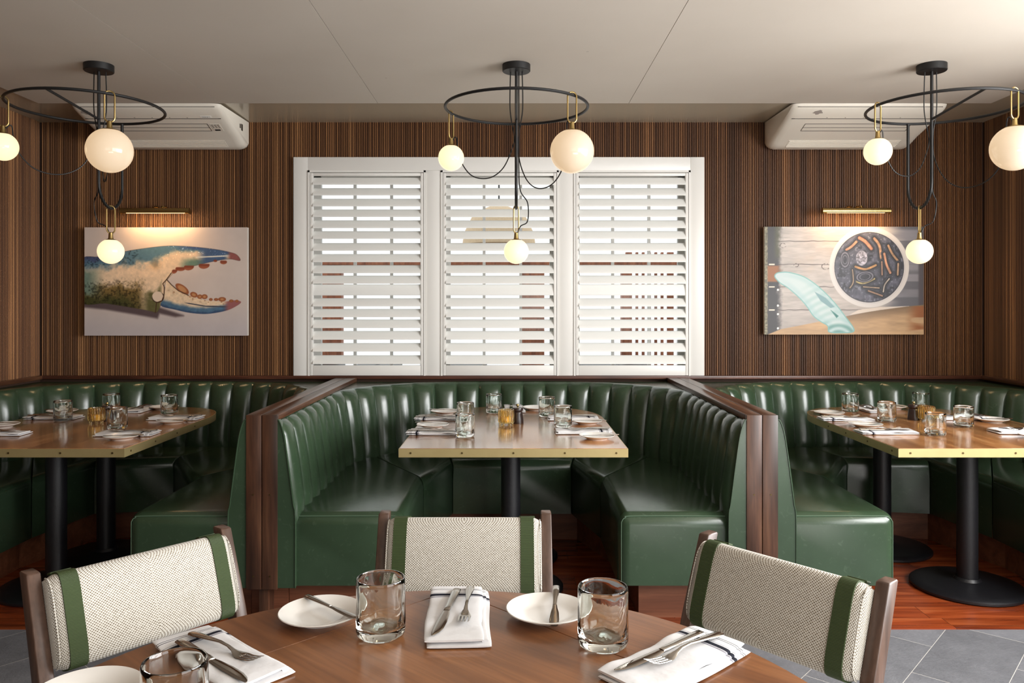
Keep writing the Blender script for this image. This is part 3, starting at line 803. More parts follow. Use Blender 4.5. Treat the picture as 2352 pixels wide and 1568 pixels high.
def claw_art(X, Y):
    img = np.ones(X.shape+(3,))*np.array((202, 187, 178.)); img = lay(img, ss(1050, 1440, Y), (186, 176, 176))
    img += ((fb(X, Y, 160, 3)-.5)*10)[..., None]
    body = smooth_poly([(150, 690), (330, 650), (480, 622), (620, 592), (760, 570), (960, 545), (1100, 540), (1300, 552), (1500, 575), (1640, 603), (1715, 630), (1748, 688), (1640, 672), (1500, 692), (1300, 738), (1180, 765), (1095, 800), (1045, 850), (1005, 900), (985, 960), (990, 1060), (960, 1120), (915, 1205), (830, 1190), (620, 1152), (400, 1118), (150, 1095)], 5)
    shadow = [(150, 1100), (500, 1120), (900, 1200), (940, 1160), (1180, 1240), (1100, 1250), (940, 1215), (920, 1265), (700, 1225), (400, 1175), (150, 1150)]
    img = lay(img, 1-ss(-14, 22, in_poly(X, Y, shadow)), (88, 74, 76))
    d = in_poly(X, Y, body); top = np.interp(X, [150, 330, 620, 960, 1100, 1300, 1500, 1740], [690, 650, 592, 545, 540, 552, 575, 640]); bot = np.interp(X, [150, 400, 620, 830, 915, 1000, 1180, 1300, 1740], [1095, 1118, 1152, 1190, 1205, 900, 765, 738, 690])
    f = (Y-top)/(bot-top+1e-6)+(fb(X, Y, 60, 5)-.5)*.22
    base = np.ones(X.shape+(3,))*np.array((228, 200, 168.))
    base = lay(base, 1-ss(.14, .34, f+np.where(X < 600, 0, .0)), (84, 116, 132))
    base = lay(base, (1-ss(.05, .2, f))*ss(1000, 1300, X), (64, 86, 126)); base = lay(base, (1-ss(.0, .16, f))*(1-ss(400, 700, X)), (70, 80, 112))
    base = lay(base, ss(1050, 1150, X)*ss(.45, .8, f)*ss(1100, 1250, X), (104, 128, 112)); base = lay(base, ss(1300, 1420, X)*(1-ss(1580, 1640, X)), (70, 92, 124))
    base = lay(base, ss(1280, 1340, X)*(1-ss(4, 9, np.abs(Y-np.interp(X, [1060, 1300, 1640], [665, 655, 640])))), (206, 206, 196))
    base = lay(base, ss(.52, .7, f)*(1-ss(700, 830, X)), (122, 100, 58)); base = lay(base, ss(.7, .95, f)*(1-ss(560, 900, X)), (66, 66, 36))
    base = lay(base, (1-ss(200, 420, X))*ss(.2, .35, f)*(1-ss(.75, .9, f)), (110, 130, 116)); base = lay(base, ss(.62, .8, f)*ss(760, 840, X)*(1-ss(930, 980, X)), (96, 92, 58))
    base = lay(base, (1-ss(0, 60, np.hypot(X-900, Y-730)/1.4))*.5, (206, 150, 96))
    cell = fb(X, Y, 17, 9); base *= (1-.38*ss(.5, .66, cell)*(1-ss(700, 850, X))*ss(.45, .6, f))[..., None]
    base *= (1-.4*ss(.6, .75, vnoise(X, Y, 13, 12))*(1-ss(.1, .28, f))*(1-ss(650, 800, X)))[..., None]
    base += (ss(.84, .92, vnoise(X, Y, 11, 15))*ss(900, 1100, X)*90*(1-ss(.3, .5, f)))[..., None]
    base = lay(base, ss(1610, 1660, X), (142, 84, 80)); base *= (.92+.16*fb(X, Y, 30, 21))[..., None]
    img = lay(img, 1-ss(-2, 3, d), base); img = lay(img, (1-ss(0, 5, np.abs(d)))*.5, (70, 56, 48))
    for e in ((1150, 768, 48, 24, 0), (1236, 752, 50, 32, -10), (1388, 735, 54, 34, -6), (1582, 702, 34, 22, 0), (1092, 792, 30, 22, -40), (1500, 690, 18, 12, 0)):
        q = ell(X, Y, *e)*1; m = (1-ss(-2, 3, q))*ss(e[1]-14, e[1]-2, Y+6); img = lay(img, m, (128, 66, 48)); img = lay(img, m*ss(0, 18, Y-e[1])*.5, (176, 110, 80))
    fin = smooth_poly([(1012, 885), (1060, 930), (1120, 985), (1230, 1035), (1330, 1068), (1450, 1092), (1600, 1098), (1700, 1086), (1758, 1104), (1700, 1150), (1600, 1192), (1420, 1222), (1250, 1212), (1100, 1180), (955, 1140), (985, 1060), (1000, 960)], 5)
    d = in_poly(X, Y, fin); lowb = np.interp(X, [955, 1100, 1250, 1420, 1600, 1758], [1140, 1180, 1212, 1222, 1192, 1104]); h = (lowb-Y)/110+(fb(X, Y, 50, 7)-.5)*.2
    base = np.ones(X.shape+(3,))*np.array((226, 200, 168.)); base = lay(base, 1-ss(.35, .75, h), (78, 108, 132)); base = lay(base, 1-ss(.0, .25, h), (54, 74, 104))
    base = lay(base, (1-ss(3, 8, np.abs(Y-np.interp(X, [1180, 1400, 1580], [1108, 1145, 1150]))))*ss(1180, 1240, X), (60, 66, 80)); base *= (.9+.2*fb(X, Y, 26, 25))[..., None]
    base = lay(base, ss(.66, .8, vnoise(X, Y, 17, 31))*.5*(1-ss(0, 40, np.abs(Y-np.interp(X, [1020, 1150, 1500], [960, 1040, 1110])))), (128, 72, 44))
    base = lay(base, ss(1570, 1640, X), (148, 92, 92)); img = lay(img, 1-ss(-2, 3, d), base)
    for e in ((1168, 972, 78, 36, 36), (1285, 1030, 38, 26, 20), (1345, 1050, 26, 22, 0), (1392, 1050, 30, 24, 0), (1455, 1078, 18, 14, 0), (1508, 1078, 22, 14, 0), (1568, 1076, 38, 22, 0), (1660, 1092, 22, 14, 0), (1716, 1094, 16, 14, 0)):
        q = ell(X, Y, *e); m = 1-ss(-2, 3, q); img = lay(img, m, (150, 88, 56)); img = lay(img, (1-ss(-18, -6, q))*m*.6, (214, 170, 120))
    q = ell(X, Y, 925, 1052, 58, 54); img = lay(img, 1-ss(-2, 3, q), (222, 200, 178)); img = lay(img, (1-ss(2, 7, np.abs(q)))*ss(1010, 1060, Y+.4*(X-925)), (58, 40, 30))
    for L in ([(1060, 812), (1010, 880), (975, 920), (992, 960), (985, 1040), (965, 1090), (925, 1105)], [(1015, 880), (1060, 930), (1130, 990), (1230, 1035)], [(912, 1105), (900, 1210)]): img = lay(img, 1-ss(2.5, 7, polyl(X, Y, L)), (74, 50, 36))
    return img
def bowl_art(X, Y):
    grain = fb(X*.16, Y, 22, 4)
    img = np.ones(X.shape+(3,))*np.array((186, 177, 170.))*(.86+.26*grain)[..., None]
    img = lay(img, ss(.55, .75, fb(X, Y, 240, 6))*.4, (186, 170, 156))
    img = lay(img, ss(1000, 1350, Y)*.35, (150, 140, 134))
    for y in (496, 727, 951, 1181):
        m = (1-ss(1, 6, np.abs(Y-y-(vnoise(X, Y*0, 60, int(y))-.5)*8))); img = lay(img, m*.9*(.4+.6*vnoise(X, Y*0, 90, 2)), (50, 42, 40))
    for cx, cy, r in ((555, 735, 22), (850, 748, 40), (420, 540, 30)): img = lay(img, (1-ss(2, 6, np.abs(np.hypot(X-cx, (Y-cy)*1.4)-r)))*ss(.4, .6, vnoise(X, Y, 12, 8)), (70, 58, 52))
    dk = 1-ss(350, 425, X+(fb(X, Y, 40, 9)-.5)*50); img = lay(img, dk, (64, 62, 64)); img = lay(img, dk*(1-ss(0, 60, np.abs(X-372)))*(1-ss(600, 720, Y))*.6, (92, 94, 60))
    img = lay(img, dk*ss(730, 750, Y)*(1-ss(890, 910, Y)), (150, 98, 62))
    for y in (727, 951, 1181): img = lay(img, (1-ss(5, 8, np.abs(Y-y)))*ss(276, 282, X)*(1-ss(335, 340, X)), (226, 214, 196))
    for y in (980, 1137, 1222, 1363): img = lay(img, 1-ss(9, 13, np.hypot(X-370, Y-y)), (240, 236, 228))
    gy = ss(1380, 1640, X+(vnoise(X*.2, Y, 44, 14)-.5)*160); img = lay(img, gy*.85, (128, 126, 134)); img = lay(img, gy*(1-ss(.45, .6, vnoise(X*.1, Y, 58, 17)))*.7, (82, 82, 88)); img = lay(img, ss(1770, 1800, X), (84, 78, 82))
    board = [(255, 1430), (400, 1372), (620, 1330), (830, 1288), (1100, 1235), (1300, 1195), (1560, 1160), (1700, 1143), (1850, 1128), (1850, 1440), (255, 1440)]
    d = in_poly(X, Y, board); base = np.ones(X.shape+(3,))*np.array((190, 155, 116.))*(.88+.24*fb(X*.15, Y, 30, 33))[..., None]
    base = lay(base, ss(1000, 1100, X)*(1-ss(1190, 1310, Y+.13*(X-1300)))*.8, (112, 90, 66)); base = lay(base, ss(1640, 1800, X)*ss(.5, .7, vnoise(X*.15, Y, 40, 37)), (150, 92, 52)); img = lay(img, 1-ss(-2, 3, d), base)
    img = lay(img, 1-ss(-2, 3, in_poly(X, Y, [(1090, 1230), (1400, 1180), (1690, 1142), (1400, 1152), (1180, 1180)])), (214, 200, 186))
    r = np.hypot(X-1288, (Y-755)*1.0); img = lay(img, 1-ss(398, 404, r), (212, 206, 201)); img = lay(img, (1-ss(3, 9, np.abs(r-362)))*.5, (190, 186, 186))
    inn = np.ones(X.shape+(3,))*np.array((78, 78, 90.))*(.65+.7*fb(X, Y, 50, 40))[..., None]
    inn = lay(inn, (1-ss(.2, .34, vnoise(X, Y, 40, 44)))*.6, (28, 27, 32)); inn = lay(inn, ss(.74, .84, vnoise(X, Y, 16, 47))*.5, (150, 152, 164))
    for pts, w, c in (([(1060, 580), (1110, 550), (1170, 490)], 15, (206, 138, 100)), ([(1190, 465), (1250, 500), (1310, 570)], 20, (210, 134, 98)), ([(1340, 470), (1390, 540), (1410, 670)], 17, (196, 146, 106)), ([(1480, 540), (1520, 620), (1575, 690)], 14, (190, 142, 96)), ([(1440, 620), (1460, 720), (1500, 810)], 15, (206, 142, 104)), ([(1150, 750), (1250, 775), (1355, 735)], 14, (206, 148, 84)), ([(1140, 890), (1230, 915), (1340, 870)], 12, (190, 172, 104)), ([(1415, 700), (1418, 830)], 9, (170, 120, 90)), ([(1580, 720), (1575, 830)], 12, (176, 138, 104)), ([(1280, 990), (1420, 1040)], 10, (150, 110, 84)), ([(1230, 950), (1390, 962)], 7, (180, 150, 120)), ([(1430, 1000), (1445, 930), (1490, 870)], 9, (170, 160, 150)), ([(1120, 780), (1128, 900), (1095, 960)], 8, (160, 130, 100))):
        q = polyl(X, Y, [(v.x, v.y) for v in catmull([(a, b_, 0) for a, b_ in pts], 6)]); inn = lay(inn, 1-ss(w+12, w+26, q), (30, 29, 35)); inn = lay(inn, (1-ss(0, 3.5, np.abs(q-w-13)))*.45, (150, 152, 166)); inn = lay(inn, 1-ss(w-6, w+2, q), np.array(c)*np.ones(X.shape+(3,))*(.62+.62*fb(X, Y, 26, 70))[..., None]*(1-.35*ss(0, w, q))[..., None]); inn = lay(inn, (1-ss(0, 4, np.abs(q-w*.4)))*.35, (240, 216, 190))
    q = ell(X, Y, 1213, 665, 58, 74); inn = lay(inn, (1-ss(-3, 3, q)), np.ones(X.shape+(3,))*np.array((170, 168, 182.))*(.5+.7*vnoise(X, Y, 12, 51))[..., None])
    for e in ((1045, 680, 52, 90, 0), (1245, 850, 100, 58, -8)):
        q = ell(X, Y, *e); inn = lay(inn, (1-ss(-2, 3, q))*.7, (40, 40, 48)); inn = lay(inn, (1-ss(2, 6, np.abs(q+12)))*.7, (150, 146, 158)); inn = lay(inn, (1-ss(1, 4, np.abs(q+28)))*.5, (170, 168, 180))
    inn = lay(inn, ss(1000, 1120, Y)*(1-ss(1310, 1314, X))*.5, (110, 108, 122))
    img = lay(img, 1-ss(344, 350, r), inn); img = lay(img, (1-ss(2, 6, np.abs(r-347))), (46, 46, 54))
    fin = smooth_poly([(335, 852), (355, 812), (420, 800), (500, 806), (640, 850), (780, 945), (920, 1080), (1040, 1230), (1142, 1388), (1000, 1412), (882, 1402), (868, 1342), (800, 1300), (722, 1240), (660, 1150), (580, 1060), (470, 965), (390, 915)], 5)
    d = in_poly(X, Y, fin); st = np.sin((np.hypot(X-980, (Y-1480)*1.1))/11.5); base = np.ones(X.shape+(3,))*np.array((194, 208, 207.))
    ax_ = (X-335)*.77+(Y-852)*.62; base = lay(base, (.5+.5*st)*ss(240, 420, ax_)*.5, (150, 186, 182)); base = lay(base, (1-ss(0, 46, np.abs(d+30)))*.5*ss(300, 600, X), (160, 192, 192)); base = lay(base, 1-ss(-3, 5, in_poly(X, Y, [(740, 1000), (850, 1060), (940, 1150), (900, 1160), (800, 1090)])), (124, 158, 163)); base = lay(base, 1-ss(-3, 5, in_poly(X, Y, [(900, 1180), (980, 1240), (960, 1260)])), (60, 122, 116)); base = lay(base, ss(1280, 1350, Y)*(.5+.5*st), (112, 156, 150)); base = lay(base, (1-ss(3, 8, np.abs(d+4))), (120, 172, 168))
    img = lay(img, 1-ss(-2, 3, d), base)
    img = lay(img, (1-ss(262, 270, X)), np.array((128, 122, 100.))*np.ones(X.shape+(3,))*(.7+.6*vnoise(X, Y, 14, 60))[..., None])
    return img
def art_mat():
    t = NT('printed_canvas'); a = t.n('ShaderNodeVertexColor', {'layer_name': 'print'}).outputs[0]
    t.p(Base_Color=a, Roughness=.42, Specular_IOR_Level=.35); return t.m
M['art'] = art_mat()
def picture(px0, px1, py0, py1, fn, ux0, ux1, uy0, uy1, lb):
    d = WALL-.045; A = atd(px0, py1, d); B = atd(px1, py0, d); wx, wz = B.x-A.x, B.z-A.z
    t = thing('canvas_picture', lb, 'picture', ((A.x+B.x)/2, d, A.z), 0, 'canvas pictures on the slatted wall')
    b = BM(); box(b, -wx/2, wx/2, .0008, .030, 0, wz, .001); obj('canvas_frame', b, M['canvas_side'], t)
    nx, ny = 430, 286
    U, V = np.meshgrid(np.linspace(0, 1, nx), np.linspace(0, 1, ny))
    img = fn(ux0+U*(ux1-ux0), uy1+(uy0-uy1)*V)
    img = np.clip(img, 2, 253)/255; lin = np.where(img <= .04045, img/12.92, ((img+.055)/1.055)**2.4)
    vs = np.stack([(U-.5)*wx, np.zeros_like(U), V*wz], -1).reshape(-1, 3)
    i = np.arange(nx*ny).reshape(ny, nx); fs = np.stack([i[:-1, :-1], i[:-1, 1:], i[1:, 1:], i[1:, :-1]], -1).reshape(-1, 4)
    me = bpy.data.meshes.new('print'); me.vertices.add(len(vs)); me.vertices.foreach_set('co', vs.ravel())
    me.loops.add(fs.size); me.loops.foreach_set('vertex_index', fs.ravel().astype(np.int32)); me.polygons.add(len(fs))
    me.polygons.foreach_set('loop_start', np.arange(0, fs.size, 4, dtype=np.int32)); me.update(calc_edges=True)
    at = me.color_attributes.new('print', 'FLOAT_COLOR', 'POINT')
    at.data.foreach_set('color', np.concatenate([lin.reshape(-1, 3), np.ones((len(vs), 1))], 1).ravel().astype(np.float32))
    obj('print', me, M['art'], t, 0)
    return t
picture(194, 568, 522, 770.5, claw_art, 190, 1820, 355, 1440, 'canvas photo print of a blue crab claw on the left wall')
picture(1756, 2121.5, 520.5, 768, bowl_art, 235, 1836, 352, 1425, 'canvas photo print of a bowl of mussels and a pale fin on the right wall')

# ------------------------------------------------------------------ brass picture lights
def picture_light(px0, px1, py, lb, pw):
    A = atd(px0, py, WALL-.13); B = atd(px1, py, WALL-.13); cx = (A.x+B.x)/2; hl = (B.x-A.x)/2
    t = thing('picture_light', lb, 'lamp', (cx, WALL, A.z), 0, 'brass picture lights')
    b = BM(); n = 20; out = []
    for r in (.0205, .0185):
        out.append([(r*math.cos(a), r*math.sin(a)) for a in [math.radians(-35+250*i/n) for i in range(n+1)]])
    ring = out[0]+out[1][::-1]
    loft(b, [[(x, -.13+u, v) for u, v in ring] for x in (-hl, hl)]); sh = obj('trough_shade', b, M['brass'], t, 40)
    for s in (-1, 1):
        b = BM(); tube(b, [(s*hl, -.13, 0), (s*(hl+.003), -.13, 0)], .0208, 24); obj('end_disc', b, M['brass'], sh)
    b = BM(); tube(b, [(-hl+.03, -.13, -.004), (hl-.03, -.13, -.004)], .009, 12)
    m = bpy.data.materials.get('lit_tube') or NT('lit_tube').p(Base_Color=(1, .9, .7), Emission_Color=(1, .58, .26), Emission_Strength=2.2).m
    obj('lamp_tube', b, m, t)
    b = BM(); box(b, -.055, .055, -.022, .0, .0, .035, .004); obj('wall_plate', b, M['brass'], t)
    b = BM(); tube(b, catmull([(-.02, -.02, .02), (-.02, -.06, .034), (-.02, -.10, .03), (-.02, -.125, .018)], 6), .006, 10); tube(b, catmull([(.035, -.02, .02), (.035, -.06, .034), (.035, -.10, .03), (.035, -.125, .018)], 6), .006, 10); obj('arm', b, M['brass'], t)
    b = BM(); lathe(b, [(.011, 0), (.013, .004), (.008, .012)], 16, (.04, -.11, .024)); obj('thumb_screw', b, M['brass'], t)
    l = bpy.data.lights.new('picture_lamp', 'AREA'); l.shape = 'RECTANGLE'; l.size = 2*hl-.06; l.size_y = .02; l.energy = pw; l.color = (1, .62, .3)
    o = bpy.data.objects.new('picture_lamp', l); COL.objects.link(o); o.parent = t; o.location = (0, -.128, -.016); o.rotation_euler = (math.radians(28), 0, 0)
    return t
picture_light(279, 435, 485, 'slim brass picture light above the claw picture, in shade', 1.5)
picture_light(1889, 2043, 484.5, 'slim brass picture light above the bowl picture, brightly lit', 1.5)
# ------------------------------------------------------------------ tableware masters
def superloop(wx, wz, zc, n=20, e=.35, x0=0):
    o = []
    for i in range(n):
        a = 2*PI*i/n; c, s = math.cos(a), math.sin(a)
        o.append((x0+wx*math.copysign(abs(c)**e, c), zc+wz*math.copysign(abs(s)**.7, s)))
    return o
def napkin_mesh(seed):
    b = BM(); rnd = random.Random(seed)
    for layer, (x0, hw, z0, th, ya, yb) in enumerate(((.005, .0575, .0035, .0035, -.132, .1305), (-.004, .053, .0115, .0042, -.128, .133))):
        rings = []
        n = 22
        for i in range(n+1):
            f = i/n; y = ya+(yb-ya)*f
            k = min(1, .45+min(f, 1-f)*9)
            wob = .0016*math.sin(f*9+seed)+.001*math.sin(f*23+seed*2)
            rings.append([(px+.0016*math.sin(f*7+seed), y, max(.0004, pz+(wob*(px/hw)*1.2 if layer else 0))) for px, pz in superloop(hw-.002*(1-k), th*k, z0+(.0016*math.sin(f*5+seed) if layer else 0), 28, .38, x0)])
        loft(b, rings)
    # a folded lip along one long side
    rings = []
    for i in range(17):
        f = i/16; y = -.12+.24*f
        rings.append([(px, y, pz) for px, pz in superloop(.006, .0032, .0075+.0008*math.sin(f*11+seed), 10, .8, .050+.002*math.sin(f*6+seed))])
    loft(b, rings)
    me = bpy.data.meshes.new('napkin'); b.to_mesh(me); b.free(); return me
NAP = [napkin_mesh(s) for s in (1, 2.3, 4.1)]
def sect(w, t, x, y, z, n=10, e=.8):
    o = []
    for i in range(n):
        a = 2*PI*i/n; c, s = math.cos(a), math.sin(a)
        o.append((x+w/2*math.copysign(abs(c)**e, c), y, z+t/2*math.copysign(abs(s)**e, s)))
    return o
def knife_handle(b, L=.225):
    prof = [(.1115, .013, .004), (.110, .0165, .0062), (.09, .0175, .0074), (.05, .0145, .0068), (.02, .0118, .0062), (.010, .0128, .0066), (.005, .012, .006), (.0, .0125, .004)]
    return loft(b, [sect(w, t, 0, y, .0042) for y, w, t in prof])
def knife_blade(b):
    prof = [(.001, .0125, .0030, 0), (-.015, .0165, .0024, .0006), (-.05, .0195, .002, .0012), (-.08, .0185, .0018, .001), (-.098, .0135, .0016, -.0006), (-.108, .0075, .0013, -.0026), (-.1125, .0022, .0011, -.0042)]
    return loft(b, [sect(w, t, x, y, .0036) for y, w, t, x in prof])
def fork_mesh():
    b = BM()
    prof = [(.098, .012, .0035, .0045), (.096, .0165, .0042, .0045), (.08, .0178, .0045, .0052), (.045, .0115, .0042, .0078), (.01, .0066, .0038, .0105), (-.012, .0062, .0036, .0092), (-.026, .0085, .0032, .0058), (-.036, .0165, .0026, .0036), (-.046, .0235, .0022, .0028), (-.053, .0245, .002, .0030)]
    loft(b, [sect(w, t, 0, y, z) for y, w, t, z in prof])
    for k in range(4):
        x = (k-1.5)*.0064
        tp = [(-.052, .0046, .002, .0030), (-.066, .0036, .0018, .0036), (-.082, .0031, .0016, .0062), (-.093, .0024, .0013, .0098), (-.097, .0010, .001, .0114)]
        loft(b, [sect(w, t, x*(1 if y > -.09 else .97), y, z, 8) for y, w, t, z in tp])
    me = bpy.data.meshes.new('table_fork'); b.to_mesh(me); b.free(); return me
FORK = fork_mesh()
def bk():
    b = BM()
    loft(b, [sect(w, t, 0, y, z) for y, w, t, z in [(.085, .009, .003, .003), (.083, .0135, .0046, .003), (.06, .0138, .0058, .0034), (.02, .0088, .005, .0034), (.004, .008, .0048, .0034), (0, .0085, .004, .0034)]])
    me1 = bpy.data.meshes.new('handle'); b.to_mesh(me1); b.free(); b = BM()
    loft(b, [sect(w, t, x, y, .0034) for y, w, t, x in [(.001, .0085, .003, 0), (-.012, .0105, .0022, .0005), (-.03, .0155, .0018, .001), (-.058, .0185, .0016, .0012), (-.074, .0175, .0014, .0012), (-.082, .013, .0013, .002), (-.085, .006, .0012, .003)]])
    me2 = bpy.data.meshes.new('blade'); b.to_mesh(me2); b.free(); return me1, me2
BKH, BKB = bk()
b = BM(); knife_handle(b); KH = bpy.data.meshes.new('handle'); b.to_mesh(KH); b.free()
b = BM(); knife_blade(b); KB = bpy.data.meshes.new('blade'); b.to_mesh(KB); b.free()
b = BM(); lathe(b, [(.002, .0055), (.038, .0055), (.046, .0062), (.052, .0085), (.064, .0135), (.0755, .0172), (.0782, .0180), (.0795, .0172), (.0785, .0155), (.066, .0112), (.054, .0055), (.0465, .0018), (.0455, 0), (.0425, 0), (.0415, .0022), (.002, .0026)], 64)
PLATE = bpy.data.meshes.new('side_plate'); b.to_mesh(PLATE); b.free()
def tumbler_mesh(seed, n=48):
    R, H = .0445, .105
    def fn(a, z, k):
        p = Vector((math.cos(a)*1.3, math.sin(a)*1.3, z*22))+Vector((seed*3.7, seed, 0))
        outer = k < 14
        return 1+(.075 if not outer else .022)*noise.noise(p)+(.05 if not outer else .010)*noise.noise(p*2.6)
    b = BM()
    o = [(.001, 0), (.034, 0), (.0405, .002), (.0432, .006), (R, .013), (R+.0003, .03), (R, .05), (R-.0002, .07), (R-.0003, .088), (R-.0002, .098), (R-.0006, .1025), (R-.0014, .1045), (R-.0028, .1045), (R-.0038, .1025)]
    i = [(R-.0042, .096), (R-.0046, .08), (R-.0050, .06), (R-.0055, .04), (R-.0066, .025), (R-.011, .0165), (.022, .0165), (.011, .022), (.001, .0245)]
    lathe(b, o+i, n, fn=fn)
    bmesh.ops.recalc_face_normals(b, faces=b.faces)
    me = bpy.data.meshes.new('glass_tumbler'); b.to_mesh(me); b.free(); return me
TUM = [tumbler_mesh(s) for s in (1, 2, 3)]
def votive():
    b = BM(); n = 132
    fn = lambda a, z, k: 1+(.04*math.cos(a*22) if k < 7 and .012 < z < .075 else 0)
    lathe(b, [(.001, .010), (.030, .010), (.036, .012), (.0385, .016), (.0385, .04), (.0385, .072), (.0385, .078), (.0355, .078), (.0345, .07), (.0342, .03), (.033, .018), (.001, .016)], n, fn=fn)
    for i in range(6):
        a = PI*i/3; lathe(b, [(.001, 0), (.005, .001), (.006, .008), (.004, .013)], 10, (.03*math.cos(a), .03*math.sin(a), 0))
    bmesh.ops.recalc_face_normals(b, faces=b.faces)
    m1 = bpy.data.meshes.new('amber_holder'); b.to_mesh(m1); b.free()
    b = BM(); lathe(b, [(.019, .0165), (.0195, .020), (.0195, .040), (.017, .042), (.002, .041)], 24); tube(b, [(0, 0, .041), (.001, 0, .049)], .0008, 6)
    m2 = bpy.data.meshes.new('candle'); b.to_mesh(m2); b.free(); return m1, m2
VOT = votive()
def grinder():
    b = BM(); lathe(b, [(.030, 0), (.0305, .002), (.029, .02), (.0245, .05), (.0245, .056), (.0225, .0585), (.0235, .061), (.0275, .064), (.028, .074), (.0265, .078), (.008, .079), (.002, .079)], 36)
    m1 = bpy.data.meshes.new('body'); b.to_mesh(m1); b.free()
    b = BM(); lathe(b, [(.003, .078), (.003, .082), (.0068, .086), (.0078, .0905), (.0062, .095), (.001, .0968)], 20)
    m2 = bpy.data.meshes.new('brass_knob'); b.to_mesh(m2); b.free(); return m1, m2
GRI = grinder()
def put(me, name, mat, loc, rz, lb, cat, grp, tilt=None):
    o = obj(name, me, mat, None, 40, loc, (tilt[0], tilt[1], rz) if tilt else (0, 0, rz)); return tag(o, lb, cat, grp)
def napkin(x, y, rz, lb, v=0, z=TT): return put(NAP[v % 3], 'napkin', M['cloth'], (x, y, z+.0005), rz, lb, 'napkin', 'striped white napkins')
def fork(x, y, rz, lb, z): return put(FORK, 'table_fork', M['steel'], (x, y, z), rz, lb, 'fork', 'table forks on the napkins')
def knife(x, y, rz, lb, z):
    t = thing('table_knife', lb, 'knife', (x, y, z), rz, 'table knives on the napkins')
    obj('handle', KH, M['steel'], t, 40); obj('blade', KB, M['bladesteel'], t, 40); return t
def butter_knife(x, y, rz, lb, z, tilt=0):
    t = thing('butter_knife', lb, 'knife', (x, y, z), rz, 'butter knives on the side plates'); t.rotation_euler = (tilt, 0, rz)
    obj('handle', BKH, M['steel'], t, 40); obj('blade', BKB, M['bladesteel'], t, 40); return t
def plate(x, y, lb, z=TT): return put(PLATE, 'side_plate', M['porcelain'], (x, y, z), 0, lb, 'plate', 'white side plates')
def tumbler(x, y, lb, v=0, z=TT): return put(TUM[v % 3], 'glass_tumbler', M['glass'], (x, y, z+.0004), random.uniform(0, 6), lb, 'glass', 'clear glass tumblers')
def candle(x, y, lb):
    t = thing('candle_holder', lb, 'candle holder', (x, y, TT), 0, 'amber candle holders on the booth tables'); t.rotation_euler = (0, 0, .1)
    obj('amber_cup', VOT[0], M['amber'], t, 40); obj('candle', VOT[1], M['wax'], t, 40)
def pepper(x, y, lb):
    t = thing('pepper_grinder', lb, 'pepper grinder', (x, y, TT), 0, 'pepper grinders on the booth tables')
    obj('body', GRI[0], M['pepper'], t, 40); obj('knob', GRI[1], M['brass'], t, 40)
def g(px, py, z=TT): v = atz(px, py, z); return v.x, v.y
NZ = TT+.0165
cnt = [0]
def setting(where, nap, rz, plt, kn=True):
    """napkin with knife and fork, side plate with butter knife; rz turns the striped end towards the diner"""
    cnt[0] += 1; k = cnt[0]
    if nap:
        x, y = g(*nap, NZ-.006); r = rz+random.uniform(-.05, .05)
        napkin(x, y, r, 'folded striped napkin at '+where, k)
        ux, uy = math.cos(r), math.sin(r); vx, vy = -uy, ux
        fork(x+ux*.018+vx*.02, y+uy*.018+vy*.02, r+random.uniform(-.06, .06), 'steel fork on the napkin at '+where, NZ-.0008)
        knife(x-ux*.016+vx*.016, y-uy*.016+vy*.016, r+random.uniform(-.08, .08), 'steel table knife on the napkin at '+where, NZ-.0008)
    if plt:
        x, y = g(*plt, TT+.012)
        plate(x, y, 'white side plate at '+where)
        if kn:
            r = rz+random.uniform(-.25, .25)
            vx, vy = -math.sin(r), math.cos(r)
            butter_knife(x+vx*.012+.02*math.cos(r), y+vy*.012+.02*math.sin(r), r, 'butter knife across the plate at '+where, TT+.0162)
L_, R_ = PI/2, -PI/2
# left booth
T = 'on the left booth table'
setting('the far right place '+T, (405, 957.5), R_, (397, 966))
setting('the near right place '+T, (293, 993), R_, (281, 1001.5))
setting('the back place '+T, (321, 938), 0, (377, 934.5))
setting('the far left place '+T, (124, 956.5), L_, (143, 943.5))
setting('the near left place '+T, (-8, 993), L_, (4, 975))
for v, (px, py, lb) in enumerate(((144.5, 966, 'clear tumbler at the far left place '+T), (256, 947, 'clear tumbler standing behind the candle holder '+T), (270, 985, 'clear tumbler nearest the front edge '+T), (388.5, 950, 'clear tumbler behind the far right plate '+T))):
    tumbler(*g(px, py), lb, v)
candle(*g(221.5, 971.5), 'ribbed amber candle holder in the middle of the left booth table')
pepper(*g(246, 966), 'dark pepper grinder hidden behind the candle holder on the left booth table')
# centre booth
T = 'on the centre booth table'
setting('the far left place '+T, (1012, 958.5), L_, (1022, 944.5))
setting('the near left place '+T, (1001, 991), L_, (994, 975.5))
setting('the back place '+T, (1181, 937), 0, (1231, 936), False)
setting('the far right place '+T, (1315, 958), R_, (1348, 967))
setting('the near right place '+T, (1339, 988), R_, (1371, 1001))
for v, (px, py, lb) in enumerate(((1069, 971, 'clear tumbler seen behind another at the far left place '+T), (1068, 1003, 'clear tumbler nearest the front edge at the near left '+T), (1134.5, 948, 'clear tumbler at the back, left of the pepper grinder '+T), (1256, 956, 'clear tumbler at the far right place '+T), (1293, 980, 'clear tumbler at the near right place '+T))):
    tumbler(*g(px, py), lb, v)
candle(*g(1163, 976), 'ribbed amber candle holder in the middle of the centre booth table')
pepper(*g(1189, 971), 'dark pepper grinder with a brass knob on the centre booth table')
